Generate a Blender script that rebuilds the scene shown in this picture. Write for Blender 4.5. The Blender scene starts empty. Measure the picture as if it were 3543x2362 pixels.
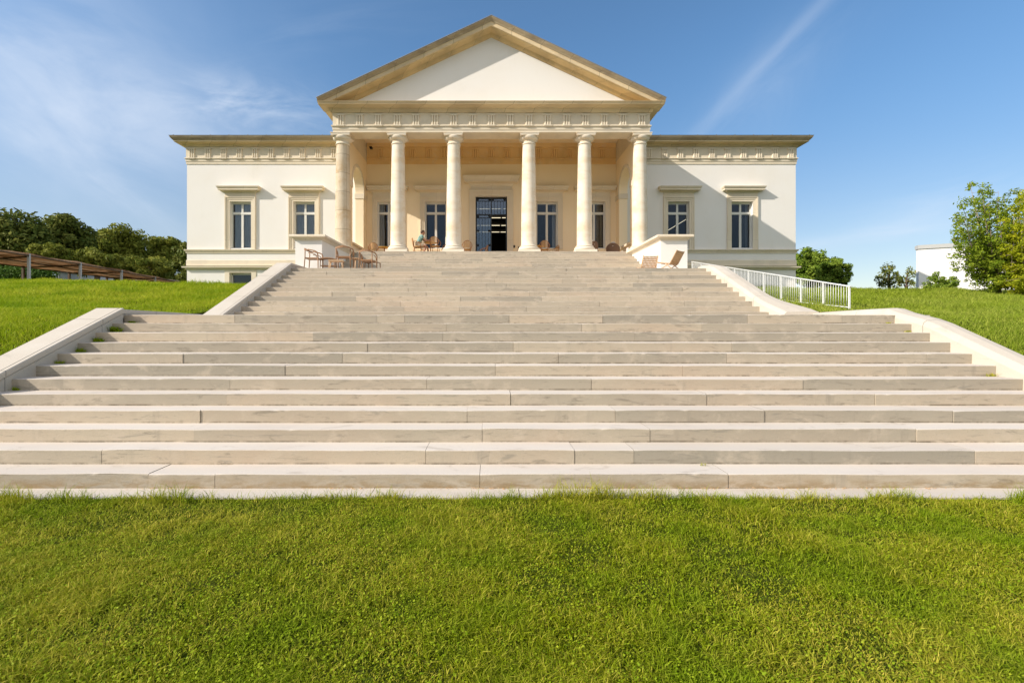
import bpy, math, random
import numpy as np
from mathutils import Vector, Matrix
R = math.radians
random.seed(7); rng = np.random.default_rng(11)
sc = bpy.context.scene
COL = sc.collection

# ---------------------------------------------------------------- camera, sky, sun, exposure
H, T = 0.155, 0.35                 # riser, tread
EYE = 10.88 * H                    # eye height above the lower lawn
F = 1649.0                         # focal length in photo pixels
cam = bpy.data.cameras.new('camera'); co = bpy.data.objects.new('camera', cam); COL.objects.link(co)
co.location = (0, 0, EYE); co.rotation_euler = (R(90), 0, 0)
cam.sensor_width = 36; cam.lens = F / 3543 * 36
cam.shift_x = 71.5 / 3543; cam.shift_y = -59 / 3543
cam.clip_start = .05; cam.clip_end = 3000
sc.camera = co
SUN = Vector((-2.3, -1.0, 1.52)).normalized()       # towards the sun
sl = bpy.data.lights.new('sun', 'SUN'); so = bpy.data.objects.new('sun', sl); COL.objects.link(so)
so.rotation_euler = SUN.to_track_quat('Z', 'Y').to_euler(); so.location = SUN * 60
sl.energy = 3.5; sl.angle = R(0.55); sl.color = (1, .915, .815)
sc.view_settings.view_transform = 'Standard'; sc.view_settings.look = 'None'
sc.view_settings.gamma = 1; sc.view_settings.exposure = 0.70
wd = bpy.data.worlds.new('World'); sc.world = wd; wd.use_nodes = True

class NT:
    def __init__(s, nt): s.nt = nt; nt.nodes.clear()
    def n(s, t, **k):
        x = s.nt.nodes.new(t)
        for a, b in k.items(): setattr(x, a, b)
        return x
    def l(s, a, b): s.nt.links.new(a, b)
    def m(s, op, a, b=None, c=None, clamp=False):
        x = s.n('ShaderNodeMath', operation=op, use_clamp=clamp)
        for i, v in enumerate((a, b, c)):
            if v is None: continue
            if isinstance(v, (int, float)): x.inputs[i].default_value = v
            else: s.l(v, x.inputs[i])
        return x.outputs[0]
    def mix(s, f, a, b, mode='MIX'):
        x = s.n('ShaderNodeMix', data_type='RGBA', blend_type=mode)
        for i, v in ((0, f), (6, a), (7, b)):
            if isinstance(v, (int, float)): x.inputs[i].default_value = v if i == 0 else (v, v, v, 1)
            elif isinstance(v, tuple): x.inputs[i].default_value = v if len(v) == 4 else v + (1,)
            else: s.l(v, x.inputs[i])
        return x.outputs[2]
    def noise(s, vec, scale, det=3, rough=.55, dist=0, mp=None):
        x = s.n('ShaderNodeTexNoise'); x.inputs['Scale'].default_value = scale
        x.inputs['Detail'].default_value = det; x.inputs['Roughness'].default_value = rough
        x.inputs['Distortion'].default_value = dist
        if mp:
            q = s.n('ShaderNodeMapping'); q.inputs['Scale'].default_value = mp; s.l(vec, q.inputs[0]); vec = q.outputs[0]
        s.l(vec, x.inputs['Vector']); return x.outputs['Fac']
    def ramp(s, f, lo, hi):
        x = s.n('ShaderNodeMapRange', interpolation_type='SMOOTHSTEP')
        x.inputs[1].default_value = lo; x.inputs[2].default_value = hi; s.l(f, x.inputs[0]); return x.outputs[0]

w = NT(wd.node_tree)
sky = w.n('ShaderNodeTexSky', sky_type='NISHITA'); sky.sun_disc = False
sky.sun_elevation = math.asin(SUN.z); sky.sun_rotation = math.atan2(SUN.x, SUN.y) % (2 * math.pi)
sky.air_density = 1.0; sky.dust_density = .1; sky.ozone_density = 3.0; sky.altitude = 0
tc = w.n('ShaderNodeTexCoord'); sx = w.n('ShaderNodeSeparateXYZ'); w.l(tc.outputs['Generated'], sx.inputs[0])
yy = w.m('MAXIMUM', sx.outputs[1], .05)
U = w.m('DIVIDE', sx.outputs[0], yy); V = w.m('DIVIDE', sx.outputs[2], yy)
def gauss(cu, cv, ang, su, sv):                     # a soft elongated cloud patch in world directions
    a = R(ang); ca, sa = math.cos(a), math.sin(a)
    du = w.m('SUBTRACT', U, cu); dv = w.m('SUBTRACT', V, cv)
    p = w.m('ADD', w.m('MULTIPLY', du, ca / su), w.m('MULTIPLY', dv, sa / su))
    q = w.m('ADD', w.m('MULTIPLY', du, -sa / sv), w.m('MULTIPLY', dv, ca / sv))
    r = w.m('ADD', w.m('MULTIPLY', p, p), w.m('MULTIPLY', q, q))
    return w.m('POWER', 2.718, w.m('MULTIPLY', r, -1))
cv = w.n('ShaderNodeCombineXYZ'); w.l(U, cv.inputs[0]); w.l(V, cv.inputs[1])
def streak(ang, sc_, mp, lo, hi):
    q = w.n('ShaderNodeMapping'); q.inputs['Rotation'].default_value = (0, 0, R(-ang)); w.l(cv.outputs[0], q.inputs[0])
    return w.ramp(w.noise(q.outputs[0], sc_, 6, .6, .6, mp), lo, hi)
layers = [
    (gauss(-.95, .55, -35, .45, .16), streak(-25, 3.2, (.7, 1.8, 1), .25, .75), .36),
    (gauss(-.50, .455, -10, .17, .055), streak(-12, 8, (.6, 1.5, 1), .32, .66), .42),
    (gauss(-.80, .42, 0, .30, .10), streak(-20, 4, (.6, 1.6, 1), .3, .8), .30),
    (gauss(-.82, .295, -32, .22, .028), streak(-30, 6, (.4, 1.5, 1), .2, .7), .26),
    (gauss(.585, .56, 46, .30, .015), streak(46, 5, (.3, 2, 1), .2, .7), .17),
    (gauss(.55, .47, 44, .26, .07), streak(46, 4, (.5, 2, 1), .3, .8), .16),
    (gauss(.82, .19, 8, .26, .018), streak(7, 6, (.3, 2, 1), .2, .7), .45),
    (gauss(.98, .27, 15, .2, .05), streak(14, 6, (.3, 2, 1), .35, .8), .3),
    (gauss(-.35, .62, 10, .3, .06), streak(10, 5, (.4, 2, 1), .4, .85), .08), (gauss(-1.0, .45, 0, .5, .5), streak(-20, 2, (.6, 1, 1), .0, .9), .30), (gauss(.3, .12, 0, 3, .16), streak(5, 2, (.6, 1.4, 1), .0, .9), .22)]
tot = None
for g, s_, k in layers:
    v = w.m('MULTIPLY', w.m('MULTIPLY', g, s_), k)
    tot = v if tot is None else w.m('ADD', tot, v)
tot = w.m('MINIMUM', tot, .75)
# clear deep blue in front of the camera, unseen bright haze added behind it to fill the shaded facade
el = w.ramp(sx.outputs[2], .0, .50)
tint = w.mix(el, (.79, .69, .64), (.82, 1.03, 1.09))
sk2 = w.mix(1.0, sky.outputs[0], tint, 'MULTIPLY')
back = w.m('MULTIPLY', w.ramp(w.m('MULTIPLY', sx.outputs[1], -1), -.05, .45), w.ramp(sx.outputs[2], .10, .40))
sk2 = w.mix(w.m('MULTIPLY', back, .6), sk2, (9.2, 8.5, 7.9))
SKYC = w.mix(tot, sk2, (5.0, 5.5, 6.3))
bg = w.n('ShaderNodeBackground'); bg.inputs[1].default_value = .10; w.l(SKYC, bg.inputs[0])
wo = w.n('ShaderNodeOutputWorld'); w.l(bg.outputs[0], wo.inputs[0])

# ---------------------------------------------------------------- materials
def mat(name, base, rough=.8, var=None, bump=0, bscale=40, spec=.3, build=None, metallic=0):
    m = bpy.data.materials.new(name); m.use_nodes = True; t = NT(m.node_tree)
    b = t.n('ShaderNodeBsdfPrincipled'); o = t.n('ShaderNodeOutputMaterial'); t.l(b.outputs[0], o.inputs[0])
    b.inputs['Roughness'].default_value = rough; b.inputs['Specular IOR Level'].default_value = spec
    b.inputs['Metallic'].default_value = metallic
    c = t.n('ShaderNodeTexCoord').outputs['Object']
    col = base + (1,)
    if var:                                           # list of (scale, mapping, colour, lo, hi, amount)
        for (s, mp, cc, lo, hi, am) in var:
            f = t.m('MULTIPLY', t.ramp(t.noise(c, s, 4, .6, 0, mp), lo, hi), am)
            col = t.mix(f, col, cc)
    if build: col = build(t, c, col, b)
    if isinstance(col, tuple): b.inputs['Base Color'].default_value = col
    else: t.l(col, b.inputs['Base Color'])
    if bump:
        bp = t.n('ShaderNodeBump'); bp.inputs['Strength'].default_value = 1; bp.inputs['Distance'].default_value = bump
        t.l(t.noise(c, bscale, 5, .65), bp.inputs['Height']); t.l(bp.outputs[0], b.inputs['Normal'])
    return m

def joints(sx_, sz_, width=.012, off=.5, dark=(.16, .12, .08), amt=.7, tint=.18):
    """staggered block joints on x/z with a tone for each block"""
    def f(t, c, col, b):
        s = t.n('ShaderNodeSeparateXYZ'); t.l(c, s.inputs[0])
        z = t.m('DIVIDE', s.outputs[2], sz_); row = t.m('FLOOR', z)
        xx = t.m('ADD', s.outputs[0], s.outputs[1])
        x = t.m('ADD', t.m('DIVIDE', xx, sx_), t.m('MULTIPLY', t.m('MODULO', row, 2.0), off))
        cell = t.m('FLOOR', x)
        fx = t.m('FRACT', x); fz = t.m('FRACT', z)
        lx = t.m('LESS_THAN', fx, width / sx_); lz = t.m('LESS_THAN', fz, width / sz_)
        ln = t.m('MAXIMUM', lx, lz)
        wn = t.n('ShaderNodeTexWhiteNoise', noise_dimensions='2D'); cx = t.n('ShaderNodeCombineXYZ')
        t.l(cell, cx.inputs[0]); t.l(row, cx.inputs[1]); t.l(cx.outputs[0], wn.inputs['Vector'])
        col = t.mix(t.m('MULTIPLY', wn.outputs['Value'], tint), col, (.30, .22, .12), 'MIX')
        return t.mix(t.m('MULTIPLY', ln, amt), col, dark)
    return f

def attr_tint(amount, c2, name='tint'):
    def f(t, c, col, b):
        a = t.n('ShaderNodeAttribute', attribute_name=name)
        return t.mix(t.m('MULTIPLY', a.outputs['Fac'], amount), col, c2)
    return f

M = {}
M['plaster'] = mat('plaster', (.80, .77, .72), .85, [(.35, None, (.74, .68, .58), .4, .8, .5), (2.2, (1, 1, .35), (.70, .66, .58), .55, .85, .35)], .0012, 90)
M['podium_plaster'] = mat('podium_plaster', (.82, .79, .73), .85, [(.9, None, (.72, .67, .58), .5, .85, .5), (4, (1, 1, .25), (.62, .58, .50), .62, .9, .4)], .0015, 60)
M['stone'] = mat('stone', (.76, .67, .52), .8, [(.9, None, (.68, .56, .39), .42, .75, .5), (3.5, None, (.76, .68, .55), .5, .8, .5), (11, None, (.42, .32, .19), .66, .85, .3)], .002, 45, build=joints(1.42, 3.1, .008, .5, (.33, .25, .15), .6, .12))
M['column_stone'] = mat('column_stone', (.74, .66, .53), .8, [(1.3, (1, 1, 2), (.64, .48, .29), .42, .68, .65), (5, None, (.80, .74, .63), .5, .8, .4), (9, (1, 1, .4), (.40, .31, .20), .62, .8, .4)], .004, 30)
M['weathered'] = mat('weathered_stone', (.76, .60, .37), .85, [(.7, (1, 1, 3), (.48, .37, .23), .42, .72, .6), (3.2, (.5, .5, 2.5), (.60, .50, .33), .5, .75, .55), (12, None, (.16, .13, .09), .62, .85, .5)], .003, 40, build=joints(1.3, 50, .012, 0, (.10, .08, .05), .8, .35))
M['frieze'] = mat('frieze_stone', (.72, .63, .48), .8, [(1.1, None, (.58, .51, .40), .42, .7, .65), (3.5, None, (.70, .62, .48), .5, .8, .5), (.4, None, (.64, .49, .28), .5, .8, .5)], .002, 45)
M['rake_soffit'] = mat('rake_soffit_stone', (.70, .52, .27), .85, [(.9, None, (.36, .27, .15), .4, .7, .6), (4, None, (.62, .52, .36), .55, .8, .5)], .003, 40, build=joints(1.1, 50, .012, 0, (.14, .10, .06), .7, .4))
def stepmat(t, c, col, b, k=1):
    a = t.n('ShaderNodeAttribute', attribute_name='tint')
    col = t.mix(t.m('MULTIPLY', a.outputs['Fac'], .95), col, (.32, .285, .225))
    f = t.ramp(t.noise(c, 2.2, 5, .65, .4, (1, 1, 1.6)), .52, .66)
    col = t.mix(t.m('MULTIPLY', f, .5), col, (.52, .44, .34))
    f = t.ramp(t.noise(c, 5, 6, .7, .8, (.5, 1, 2.2)), .56, .70)
    col = t.mix(t.m('MULTIPLY', f, .62), col, (.20, .175, .135))
    f = t.ramp(t.noise(c, 70, 3, .7), .60, .75)
    col = t.mix(t.m('MULTIPLY', f, .42), col, (.20, .17, .12))
    f = t.ramp(t.noise(c, 1.3, 6, .75, 1.2, (1, 1, 9)), .57, .66)
    col = t.mix(t.m('MULTIPLY', f, .55), col, (.24, .22, .18))
    sp = t.n('ShaderNodeSeparateXYZ'); t.l(c, sp.inputs[0])
    # dirt that has settled along the foot of every riser, and run-off streaks down the faces
    fz = t.m('FRACT', t.m('DIVIDE', t.m('ADD', sp.outputs[2], .001), H))
    foot = t.m('MULTIPLY', t.m('SUBTRACT', 1.0, t.ramp(fz, .03, .20)), t.ramp(t.noise(c, 2.6, 6, .75, .5, (1, 1, .5)), .40, .62))
    col = t.mix(t.m('MULTIPLY', foot, .85), col, (.13, .105, .07))
    run = t.m('MULTIPLY', t.ramp(t.noise(c, 6, 5, .7, .2, (1, 1, .12)), .52, .72), t.ramp(t.noise(c, .9, 3, .6), .45, .65))
    col = t.mix(t.m('MULTIPLY', run, .45), col, (.23, .205, .165))
    low = t.m('MULTIPLY', t.m('SUBTRACT', 1.0, t.ramp(sp.outputs[2], .0, .17)), t.ramp(t.noise(c, 3.5, 5, .65, .3, (1, 1, 3)), .38, .62))
    return t.mix(t.m('MULTIPLY', low, .75), col, (.26, .17, .07))
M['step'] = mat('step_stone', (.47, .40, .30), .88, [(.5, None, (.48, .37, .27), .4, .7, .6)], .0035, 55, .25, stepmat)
def treadmat(t, c, col, b):
    a = t.n('ShaderNodeAttribute', attribute_name='tint')
    col = t.mix(t.m('MULTIPLY', a.outputs['Fac'], .4), col, (.52, .46, .38))
    f = t.ramp(t.noise(c, 4, 6, .7, .8, (.5, 1, 1)), .56, .72)
    return t.mix(t.m('MULTIPLY', f, .55), col, (.38, .32, .25))
M['tread'] = mat('worn_tread_stone', (.66, .595, .51), .88, [(1.5, (.4, 1, 1), (.60, .52, .44), .4, .7, .6)], .002, 55, .25, treadmat)  # lighter copy of the step stone, sun on the treads put into its colour
M['honey'] = mat('honey_stone', (.82, .56, .26), .8, [(.8, None, (.58, .40, .20), .42, .75, .6), (3.5, None, (.74, .62, .42), .5, .8, .5)], .002, 45)  # portico copy of the frieze stone, golden bounce light put into its colour
M['honey_floor'] = mat('honey_paving', (.76, .52, .26), .85, [(2, None, (.56, .38, .20), .45, .7, .5)], .003, 50)
M['portico_plaster'] = mat('portico_plaster', (.90, .75, .52), .85, [(.35, None, (.86, .66, .40), .4, .8, .5)], .0012, 90)  # same plaster as the wings, warm bounced light painted into the colour
M['mortar'] = mat('mortar', (.24, .20, .15), .95)
def cheekmat(t, c, col, b):
    f = t.ramp(t.noise(c, 3, 6, .7, .6, (1, .4, 2)), .57, .75)
    col = t.mix(t.m('MULTIPLY', f, .35), col, (.33, .29, .22))
    f = t.ramp(t.noise(c, 16, 5, .7), .62, .8)
    col = t.mix(t.m('MULTIPLY', f, .5), col, (.24, .21, .15))
    f = t.ramp(t.noise(c, 1.1, 6, .75, .8), .55, .72)
    col = t.mix(t.m('MULTIPLY', f, .35), col, (.36, .33, .27))
    sp = t.n('ShaderNodeSeparateXYZ'); t.l(c, sp.inputs[0])
    j = t.m('LESS_THAN', t.m('FRACT', t.m('DIVIDE', sp.outputs[1], 1.63)), .006)
    return t.mix(t.m('MULTIPLY', j, .75), col, (.13, .11, .08))
M['cheek'] = mat('cheek_stone', (.56, .50, .41), .85, [(.8, None, (.62, .57, .49), .45, .7, .6)], .003, 50, build=cheekmat)
M['paving'] = mat('paving_stone', (.58, .52, .44), .85, [(2, None, (.48, .42, .34), .45, .7, .5), (14, None, (.30, .25, .17), .64, .8, .4)], .003, 50)
M['white_frame'] = mat('white_painted_wood', (.68, .66, .60), .5)
M['metal_dark'] = mat('dark_iron', (.012, .016, .022), .45, spec=.5)
M['zinc'] = mat('zinc', (.28, .29, .30), .45, metallic=.6)
M['white_metal'] = mat('white_metal', (.76, .76, .73), .4)
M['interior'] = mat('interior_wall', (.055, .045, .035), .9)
M['curtain'] = mat('curtain_cloth', (.80, .77, .70), .9, [(6, (8, 8, .2), (.30, .28, .24), .4, .7, .6)])
M['rattan'] = mat('rattan', (.42, .20, .075), .5, [(9, None, (.28, .12, .04), .4, .7, .6)])
M['slat'] = mat('rattan_slat', (.62, .38, .17), .5, [(14, None, (.45, .24, .09), .4, .7, .5)])
M['oak'] = mat('oak_wood', (.33, .185, .095), .5, [(6, (1, 1, 6), (.30, .15, .07), .4, .7, .6)])
M['oak_pale'] = mat('pale_wood', (.62, .42, .25), .55, [(6, (6, 1, 1), (.50, .32, .18), .4, .7, .5)])
M['woven'] = mat('woven_cord', (.58, .37, .20), .8, [(50, None, (.40, .24, .12), .4, .7, .7)], .002, 120)
M['wicker'] = mat('dark_wicker', (.16, .10, .07), .7, [(60, None, (.28, .19, .13), .45, .7, .7)], .003, 90)
M['cushion'] = mat('cushion_cloth', (.70, .66, .60), .9)
M['tabletop'] = mat('ochre_tabletop', (.60, .36, .08), .45)
M['skin'] = mat('skin', (.48, .25, .16), .55)
M['hair'] = mat('hair', (.055, .022, .010), .6)
M['shirt'] = mat('pale_green_cloth', (.24, .40, .36), .85, [(7, None, (.19, .33, .30), .4, .7, .5)])
M['shorts'] = mat('beige_cloth', (.50, .40, .29), .85)
M['bark'] = mat('bark', (.15, .11, .075), .9, [(8, (1, 1, .3), (.07, .05, .035), .4, .7, .7)], .01, 20)
M['pale_bark'] = mat('pale_bark', (.34, .27, .19), .85, [(8, (1, 1, .3), (.18, .13, .09), .4, .7, .6)], .006, 20)
M['reed'] = mat('reed_matting', (.66, .46, .30), .85, [(2, (4, .25, 1), (.20, .12, .06), .45, .58, .85), (1.2, (6, .3, 1), (.88, .76, .60), .5, .62, .8)], .01, 25)
_r = M['reed'].node_tree; _n = NT.__new__(NT); _n.nt = _r      # reed matting lets some sunlight through
_b = [x for x in _r.nodes if x.type == 'BSDF_PRINCIPLED'][0]; _o = [x for x in _r.nodes if x.type == 'OUTPUT_MATERIAL'][0]
_t = _n.n('ShaderNodeBsdfTranslucent'); _m = _n.n('ShaderNodeMixShader'); _m.inputs[0].default_value = .55
_n.l(_b.inputs['Base Color'].links[0].from_socket, _t.inputs[0]); _n.l(_b.outputs[0], _m.inputs[1]); _n.l(_t.outputs[0], _m.inputs[2]); _n.l(_m.outputs[0], _o.inputs[0])
M['roof_tile'] = mat('terracotta', (.42, .16, .08), .8)
M['white_wall'] = mat('white_render', (.90, .88, .86), .85, [(.6, None, (.80, .77, .73), .45, .7, .5)], .001, 50)
M['wall_cap'] = mat('grey_coping', (.52, .52, .50), .7)
M['black'] = mat('black_plastic', (.012, .012, .014), .4)

def glassmat(name='window_glass', ior=1.5, tint=(.80, .82, .85, 1)):
    m = bpy.data.materials.new(name); m.use_nodes = True; t = NT(m.node_tree)
    tr = t.n('ShaderNodeBsdfTransparent'); tr.inputs[0].default_value = tint
    gl = t.n('ShaderNodeBsdfGlossy'); gl.inputs['Roughness'].default_value = .02; gl.inputs[0].default_value = (.74, .76, .78, 1)
    fr = t.n('ShaderNodeFresnel'); fr.inputs[0].default_value = ior
    mx = t.n('ShaderNodeMixShader'); t.l(t.m('ADD', fr.outputs[0], .0), mx.inputs[0]); t.l(tr.outputs[0], mx.inputs[1]); t.l(gl.outputs[0], mx.inputs[2])
    o = t.n('ShaderNodeOutputMaterial'); t.l(mx.outputs[0], o.inputs[0]); return m
M['glass'] = glassmat()
M['door_glass'] = glassmat('door_glass', 2.3, (.55, .58, .62, 1))
def emitmat(name, c, s):
    m = bpy.data.materials.new(name); m.use_nodes = True; t = NT(m.node_tree)
    e = t.n('ShaderNodeEmission'); e.inputs[0].default_value = c + (1,); e.inputs[1].default_value = s
    o = t.n('ShaderNodeOutputMaterial'); t.l(e.outputs[0], o.inputs[0]); return m
M['lamp'] = emitmat('lit_lamp', (1, .86, .58), .9)

def leafmat(name, a, b_, c_, trans=.35, nsc=.5):
    m = bpy.data.materials.new(name); m.use_nodes = True; t = NT(m.node_tree)
    at = t.n('ShaderNodeAttribute', attribute_name='tint')
    c = t.n('ShaderNodeTexCoord').outputs['Object']
    col = t.mix(at.outputs['Fac'], a + (1,), b_ + (1,))
    f = t.ramp(t.noise(c, nsc, 3, .6), .42, .68)
    col = t.mix(t.m('MULTIPLY', f, .7), col, c_ + (1,))
    p = t.n('ShaderNodeBsdfPrincipled'); p.inputs['Roughness'].default_value = .55; p.inputs['Specular IOR Level'].default_value = .08
    t.l(col, p.inputs['Base Color'])
    tl = t.n('ShaderNodeBsdfTranslucent'); t.l(col, tl.inputs[0])
    mx = t.n('ShaderNodeMixShader'); mx.inputs[0].default_value = trans
    t.l(p.outputs[0], mx.inputs[1]); t.l(tl.outputs[0], mx.inputs[2])
    o = t.n('ShaderNodeOutputMaterial'); t.l(mx.outputs[0], o.inputs[0]); return m
M['grass_near'] = leafmat('grass_blades', (.255, .305, .006), (.68, .58, .09), (.18, .29, .006), .35, 1.4)
M['grass_bank'] = leafmat('bank_grass_blades', (.27, .37, .006), (.60, .60, .06), (.19, .32, .006), .4, .6)
M['grass_bank2'] = leafmat('right_bank_grass_blades', (.24, .33, .022), (.52, .54, .10), (.28, .36, .022), .4, .5)
M['clover'] = leafmat('clover_leaves', (.18, .30, .006), (.40, .45, .03), (.26, .35, .010), .3, 1.3)
M['leaf_dark'] = leafmat('dark_leaves', (.04, .085, .012), (.27, .27, .055), (.10, .135, .02), .2, .12)
M['leaf_olive'] = leafmat('olive_leaves', (.09, .14, .018), (.35, .34, .055), (.18, .20, .022), .25, .3)
M['leaf_hedge'] = leafmat('hedge_leaves', (.03, .09, .01), (.10, .17, .02), (.05, .11, .012), .2, .4)
M['leaf_mid'] = leafmat('mid_green_leaves', (.10, .20, .018), (.38, .44, .04), (.24, .32, .015), .4, .6)
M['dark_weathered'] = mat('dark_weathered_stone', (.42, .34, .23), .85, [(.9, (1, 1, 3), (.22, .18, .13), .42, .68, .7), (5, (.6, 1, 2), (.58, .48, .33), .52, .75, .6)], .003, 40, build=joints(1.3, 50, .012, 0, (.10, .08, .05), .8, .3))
M['leaf_yellow'] = leafmat('yellow_green_leaves', (.17, .26, .015), (.58, .56, .03), (.36, .42, .015), .45, .6)
M['leaf_green'] = leafmat('green_leaves', (.11, .20, .02), (.34, .42, .06), (.17, .28, .03), .35, .6)
M['soil'] = mat('turf', (.045, .062, .006), 1, [(3, None, (.09, .10, .02), .4, .7, .7), (30, None, (.035, .035, .008), .5, .7, .6)], .01, 30, 0)
# ---------------------------------------------------------------- mesh helpers
class MB:
    def __init__(s): s.v = []; s.f = []; s.mi = []; s.sm = []; s.t = []
    def add(s, vs, fs, mi=0, smooth=False, tint=0.0):
        o = len(s.v); s.v += [tuple(p) for p in vs]
        for f in fs: s.f.append(tuple(i + o for i in f)); s.mi.append(mi); s.sm.append(smooth); s.t.append(tint)
        return s
    def box(s, x0, x1, y0, y1, z0, z1, mi=0, tint=0.0):
        return s.add([(x0, y0, z0), (x1, y0, z0), (x1, y1, z0), (x0, y1, z0), (x0, y0, z1), (x1, y0, z1), (x1, y1, z1), (x0, y1, z1)],
                     [(0, 3, 2, 1), (4, 5, 6, 7), (0, 1, 5, 4), (1, 2, 6, 5), (2, 3, 7, 6), (3, 0, 4, 7)], mi, False, tint)
    def obox(s, c, half, ax, mi=0):                      # oriented box, ax = three unit vectors
        vs = []
        for sz in (-1, 1):
            for sx_, sy_ in ((-1, -1), (1, -1), (1, 1), (-1, 1)):
                vs.append(Vector(c) + Vector(ax[0]) * half[0] * sx_ + Vector(ax[1]) * half[1] * sy_ + Vector(ax[2]) * half[2] * sz)
        return s.add(vs, [(0, 3, 2, 1), (4, 5, 6, 7), (0, 1, 5, 4), (1, 2, 6, 5), (2, 3, 7, 6), (3, 0, 4, 7)], mi)
    def lathe(s, prof, cx, cy, n=32, mi=0, smooth=True, caps=True):
        vs = []
        for r, z in prof:
            for k in range(n): a = 2 * math.pi * k / n; vs.append((cx + r * math.cos(a), cy + r * math.sin(a), z))
        fs = []
        for i in range(len(prof) - 1):
            for k in range(n): k2 = (k + 1) % n; fs.append((i * n + k, i * n + k2, (i + 1) * n + k2, (i + 1) * n + k))
        s.add(vs, fs, mi, smooth)
        if caps:
            s.add(vs[:n], [tuple(range(n - 1, -1, -1))], mi); s.add(vs[-n:], [tuple(range(n))], mi)
        return s
    def tube(s, pts, rad, n=8, mi=0, closed=False):
        pts = [Vector(p) for p in pts]
        if isinstance(rad, (int, float)): rad = [rad] * len(pts)
        vs = []; N = len(pts); up = None
        for i, p in enumerate(pts):
            a = pts[(i - 1) % N] if (closed or i > 0) else p; b = pts[(i + 1) % N] if (closed or i < N - 1) else p
            d = (b - a).normalized()
            if up is None: up = d.orthogonal().normalized()
            up = (up - d * up.dot(d)); up = up.normalized() if up.length > 1e-6 else d.orthogonal().normalized()
            w_ = d.cross(up)
            for k in range(n): an = 2 * math.pi * k / n; vs.append(p + (up * math.cos(an) + w_ * math.sin(an)) * rad[i])
        fs = []
        for i in range(N if closed else N - 1):
            j = (i + 1) % N
            for k in range(n): k2 = (k + 1) % n; fs.append((i * n + k, i * n + k2, j * n + k2, j * n + k))
        if not closed: fs += [tuple(range(n - 1, -1, -1)), tuple(range((N - 1) * n, N * n))]
        return s.add(vs, fs, mi, True)
    def prism(s, prof, axis, a0, a1, mi=0):              # closed profile extruded along an axis
        n = len(prof)
        def P(p, a): return (a, p[0], p[1]) if axis == 'x' else ((p[0], a, p[1]) if axis == 'y' else (p[0], p[1], a))
        vs = [P(p, a0) for p in prof] + [P(p, a1) for p in prof]
        fs = [(i, (i + 1) % n, n + (i + 1) % n, n + i) for i in range(n)] + [tuple(range(n - 1, -1, -1)), tuple(range(n, 2 * n))]
        return s.add(vs, fs, mi)
    def mould(s, path, prof, mi=0, closed=False):        # plan polyline, outward = to the right of travel; prof = closed (out, z)
        P = [Vector(p) for p in path]; N = len(P); n = len(prof); vs = []
        for i, p in enumerate(P):
            ds = []
            if i > 0 or closed: ds.append((p - P[i - 1]).normalized())
            if i < N - 1 or closed: ds.append((P[(i + 1) % N] - p).normalized())
            ns = [Vector((d.y, -d.x)) for d in ds]
            m = ns[0] if len(ns) == 1 else (ns[0] + ns[1]) / (1 + ns[0].dot(ns[1]))
            for o, z in prof: vs.append((p.x + m.x * o, p.y + m.y * o, z))
        fs = []
        for i in range(N if closed else N - 1):
            a, b = i * n, ((i + 1) % N) * n
            fs += [(a + k, b + k, b + (k + 1) % n, a + (k + 1) % n) for k in range(n)]
        if not closed: fs += [tuple(range(n)), tuple(range(N * n - 1, (N - 1) * n - 1, -1))]
        return s.add(vs, fs, mi)
    def build(s, name, m, parent=None, loc=None, fix=True):
        me = bpy.data.meshes.new(name); me.from_pydata(s.v, [], s.f)
        for x in (m if isinstance(m, (list, tuple)) else [m]): me.materials.append(M[x])
        me.polygons.foreach_set('material_index', s.mi); me.polygons.foreach_set('use_smooth', s.sm)
        if any(s.t):
            a = me.attributes.new('tint', 'FLOAT', 'FACE'); a.data.foreach_set('value', s.t)
        if fix:
            import bmesh
            bm = bmesh.new(); bm.from_mesh(me); bmesh.ops.recalc_face_normals(bm, faces=bm.faces); bm.to_mesh(me); bm.free()
        me.update()
        o = bpy.data.objects.new(name, me); COL.objects.link(o)
        if parent: o.parent = parent
        if loc: o.location = loc
        return o
def empty(name, loc=(0, 0, 0), rz=0):
    o = bpy.data.objects.new(name, None); COL.objects.link(o); o.location = loc; o.rotation_euler = (0, 0, rz); o.empty_display_size = .2; return o
def tag(o, label=None, cat=None, group=None, kind=None):
    for k, v in (('label', label), ('category', cat), ('group', group), ('kind', kind)):
        if v: o[k] = v
    return o
def copy_tree(o, parent=None, label=None):
    c = o.copy(); COL.objects.link(c)
    if parent is not None: c.parent = parent
    if label: c['label'] = label
    for ch in list(o.children): copy_tree(ch, c)
    return c
def fastmesh(name, V_, F3, matname, tint=None, parent=None):
    """V_ (n,3) array; F3 = list of (k-gon index arrays)"""
    me = bpy.data.meshes.new(name); me.vertices.add(len(V_)); me.vertices.foreach_set('co', V_.astype(np.float32).ravel())
    nl = sum(f.size for f in F3); npoly = sum(len(f) for f in F3)
    me.loops.add(nl); me.loops.foreach_set('vertex_index', np.concatenate([f.ravel() for f in F3]).astype(np.int32))
    tot_ = np.concatenate([np.full(len(f), f.shape[1]) for f in F3]); st = np.concatenate([[0], np.cumsum(tot_)[:-1]])
    me.polygons.add(npoly); me.polygons.foreach_set('loop_start', st.astype(np.int32))
    me.polygons.foreach_set('loop_total', tot_.astype(np.int32))
    me.update(calc_edges=True); me.materials.append(M[matname])
    if tint is not None:
        a = me.attributes.new('tint', 'FLOAT', 'FACE'); a.data.foreach_set('value', tint.astype(np.float32))
    o = bpy.data.objects.new(name, me); COL.objects.link(o)
    if parent: o.parent = parent
    return o
def px(x, D): return (x - 1700) / F * D                  # photo column -> X at distance D
def pz(y, D): return EYE + (1122 - y) / F * D            # photo row -> height at distance D
def Ze(z): return EYE + z

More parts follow.
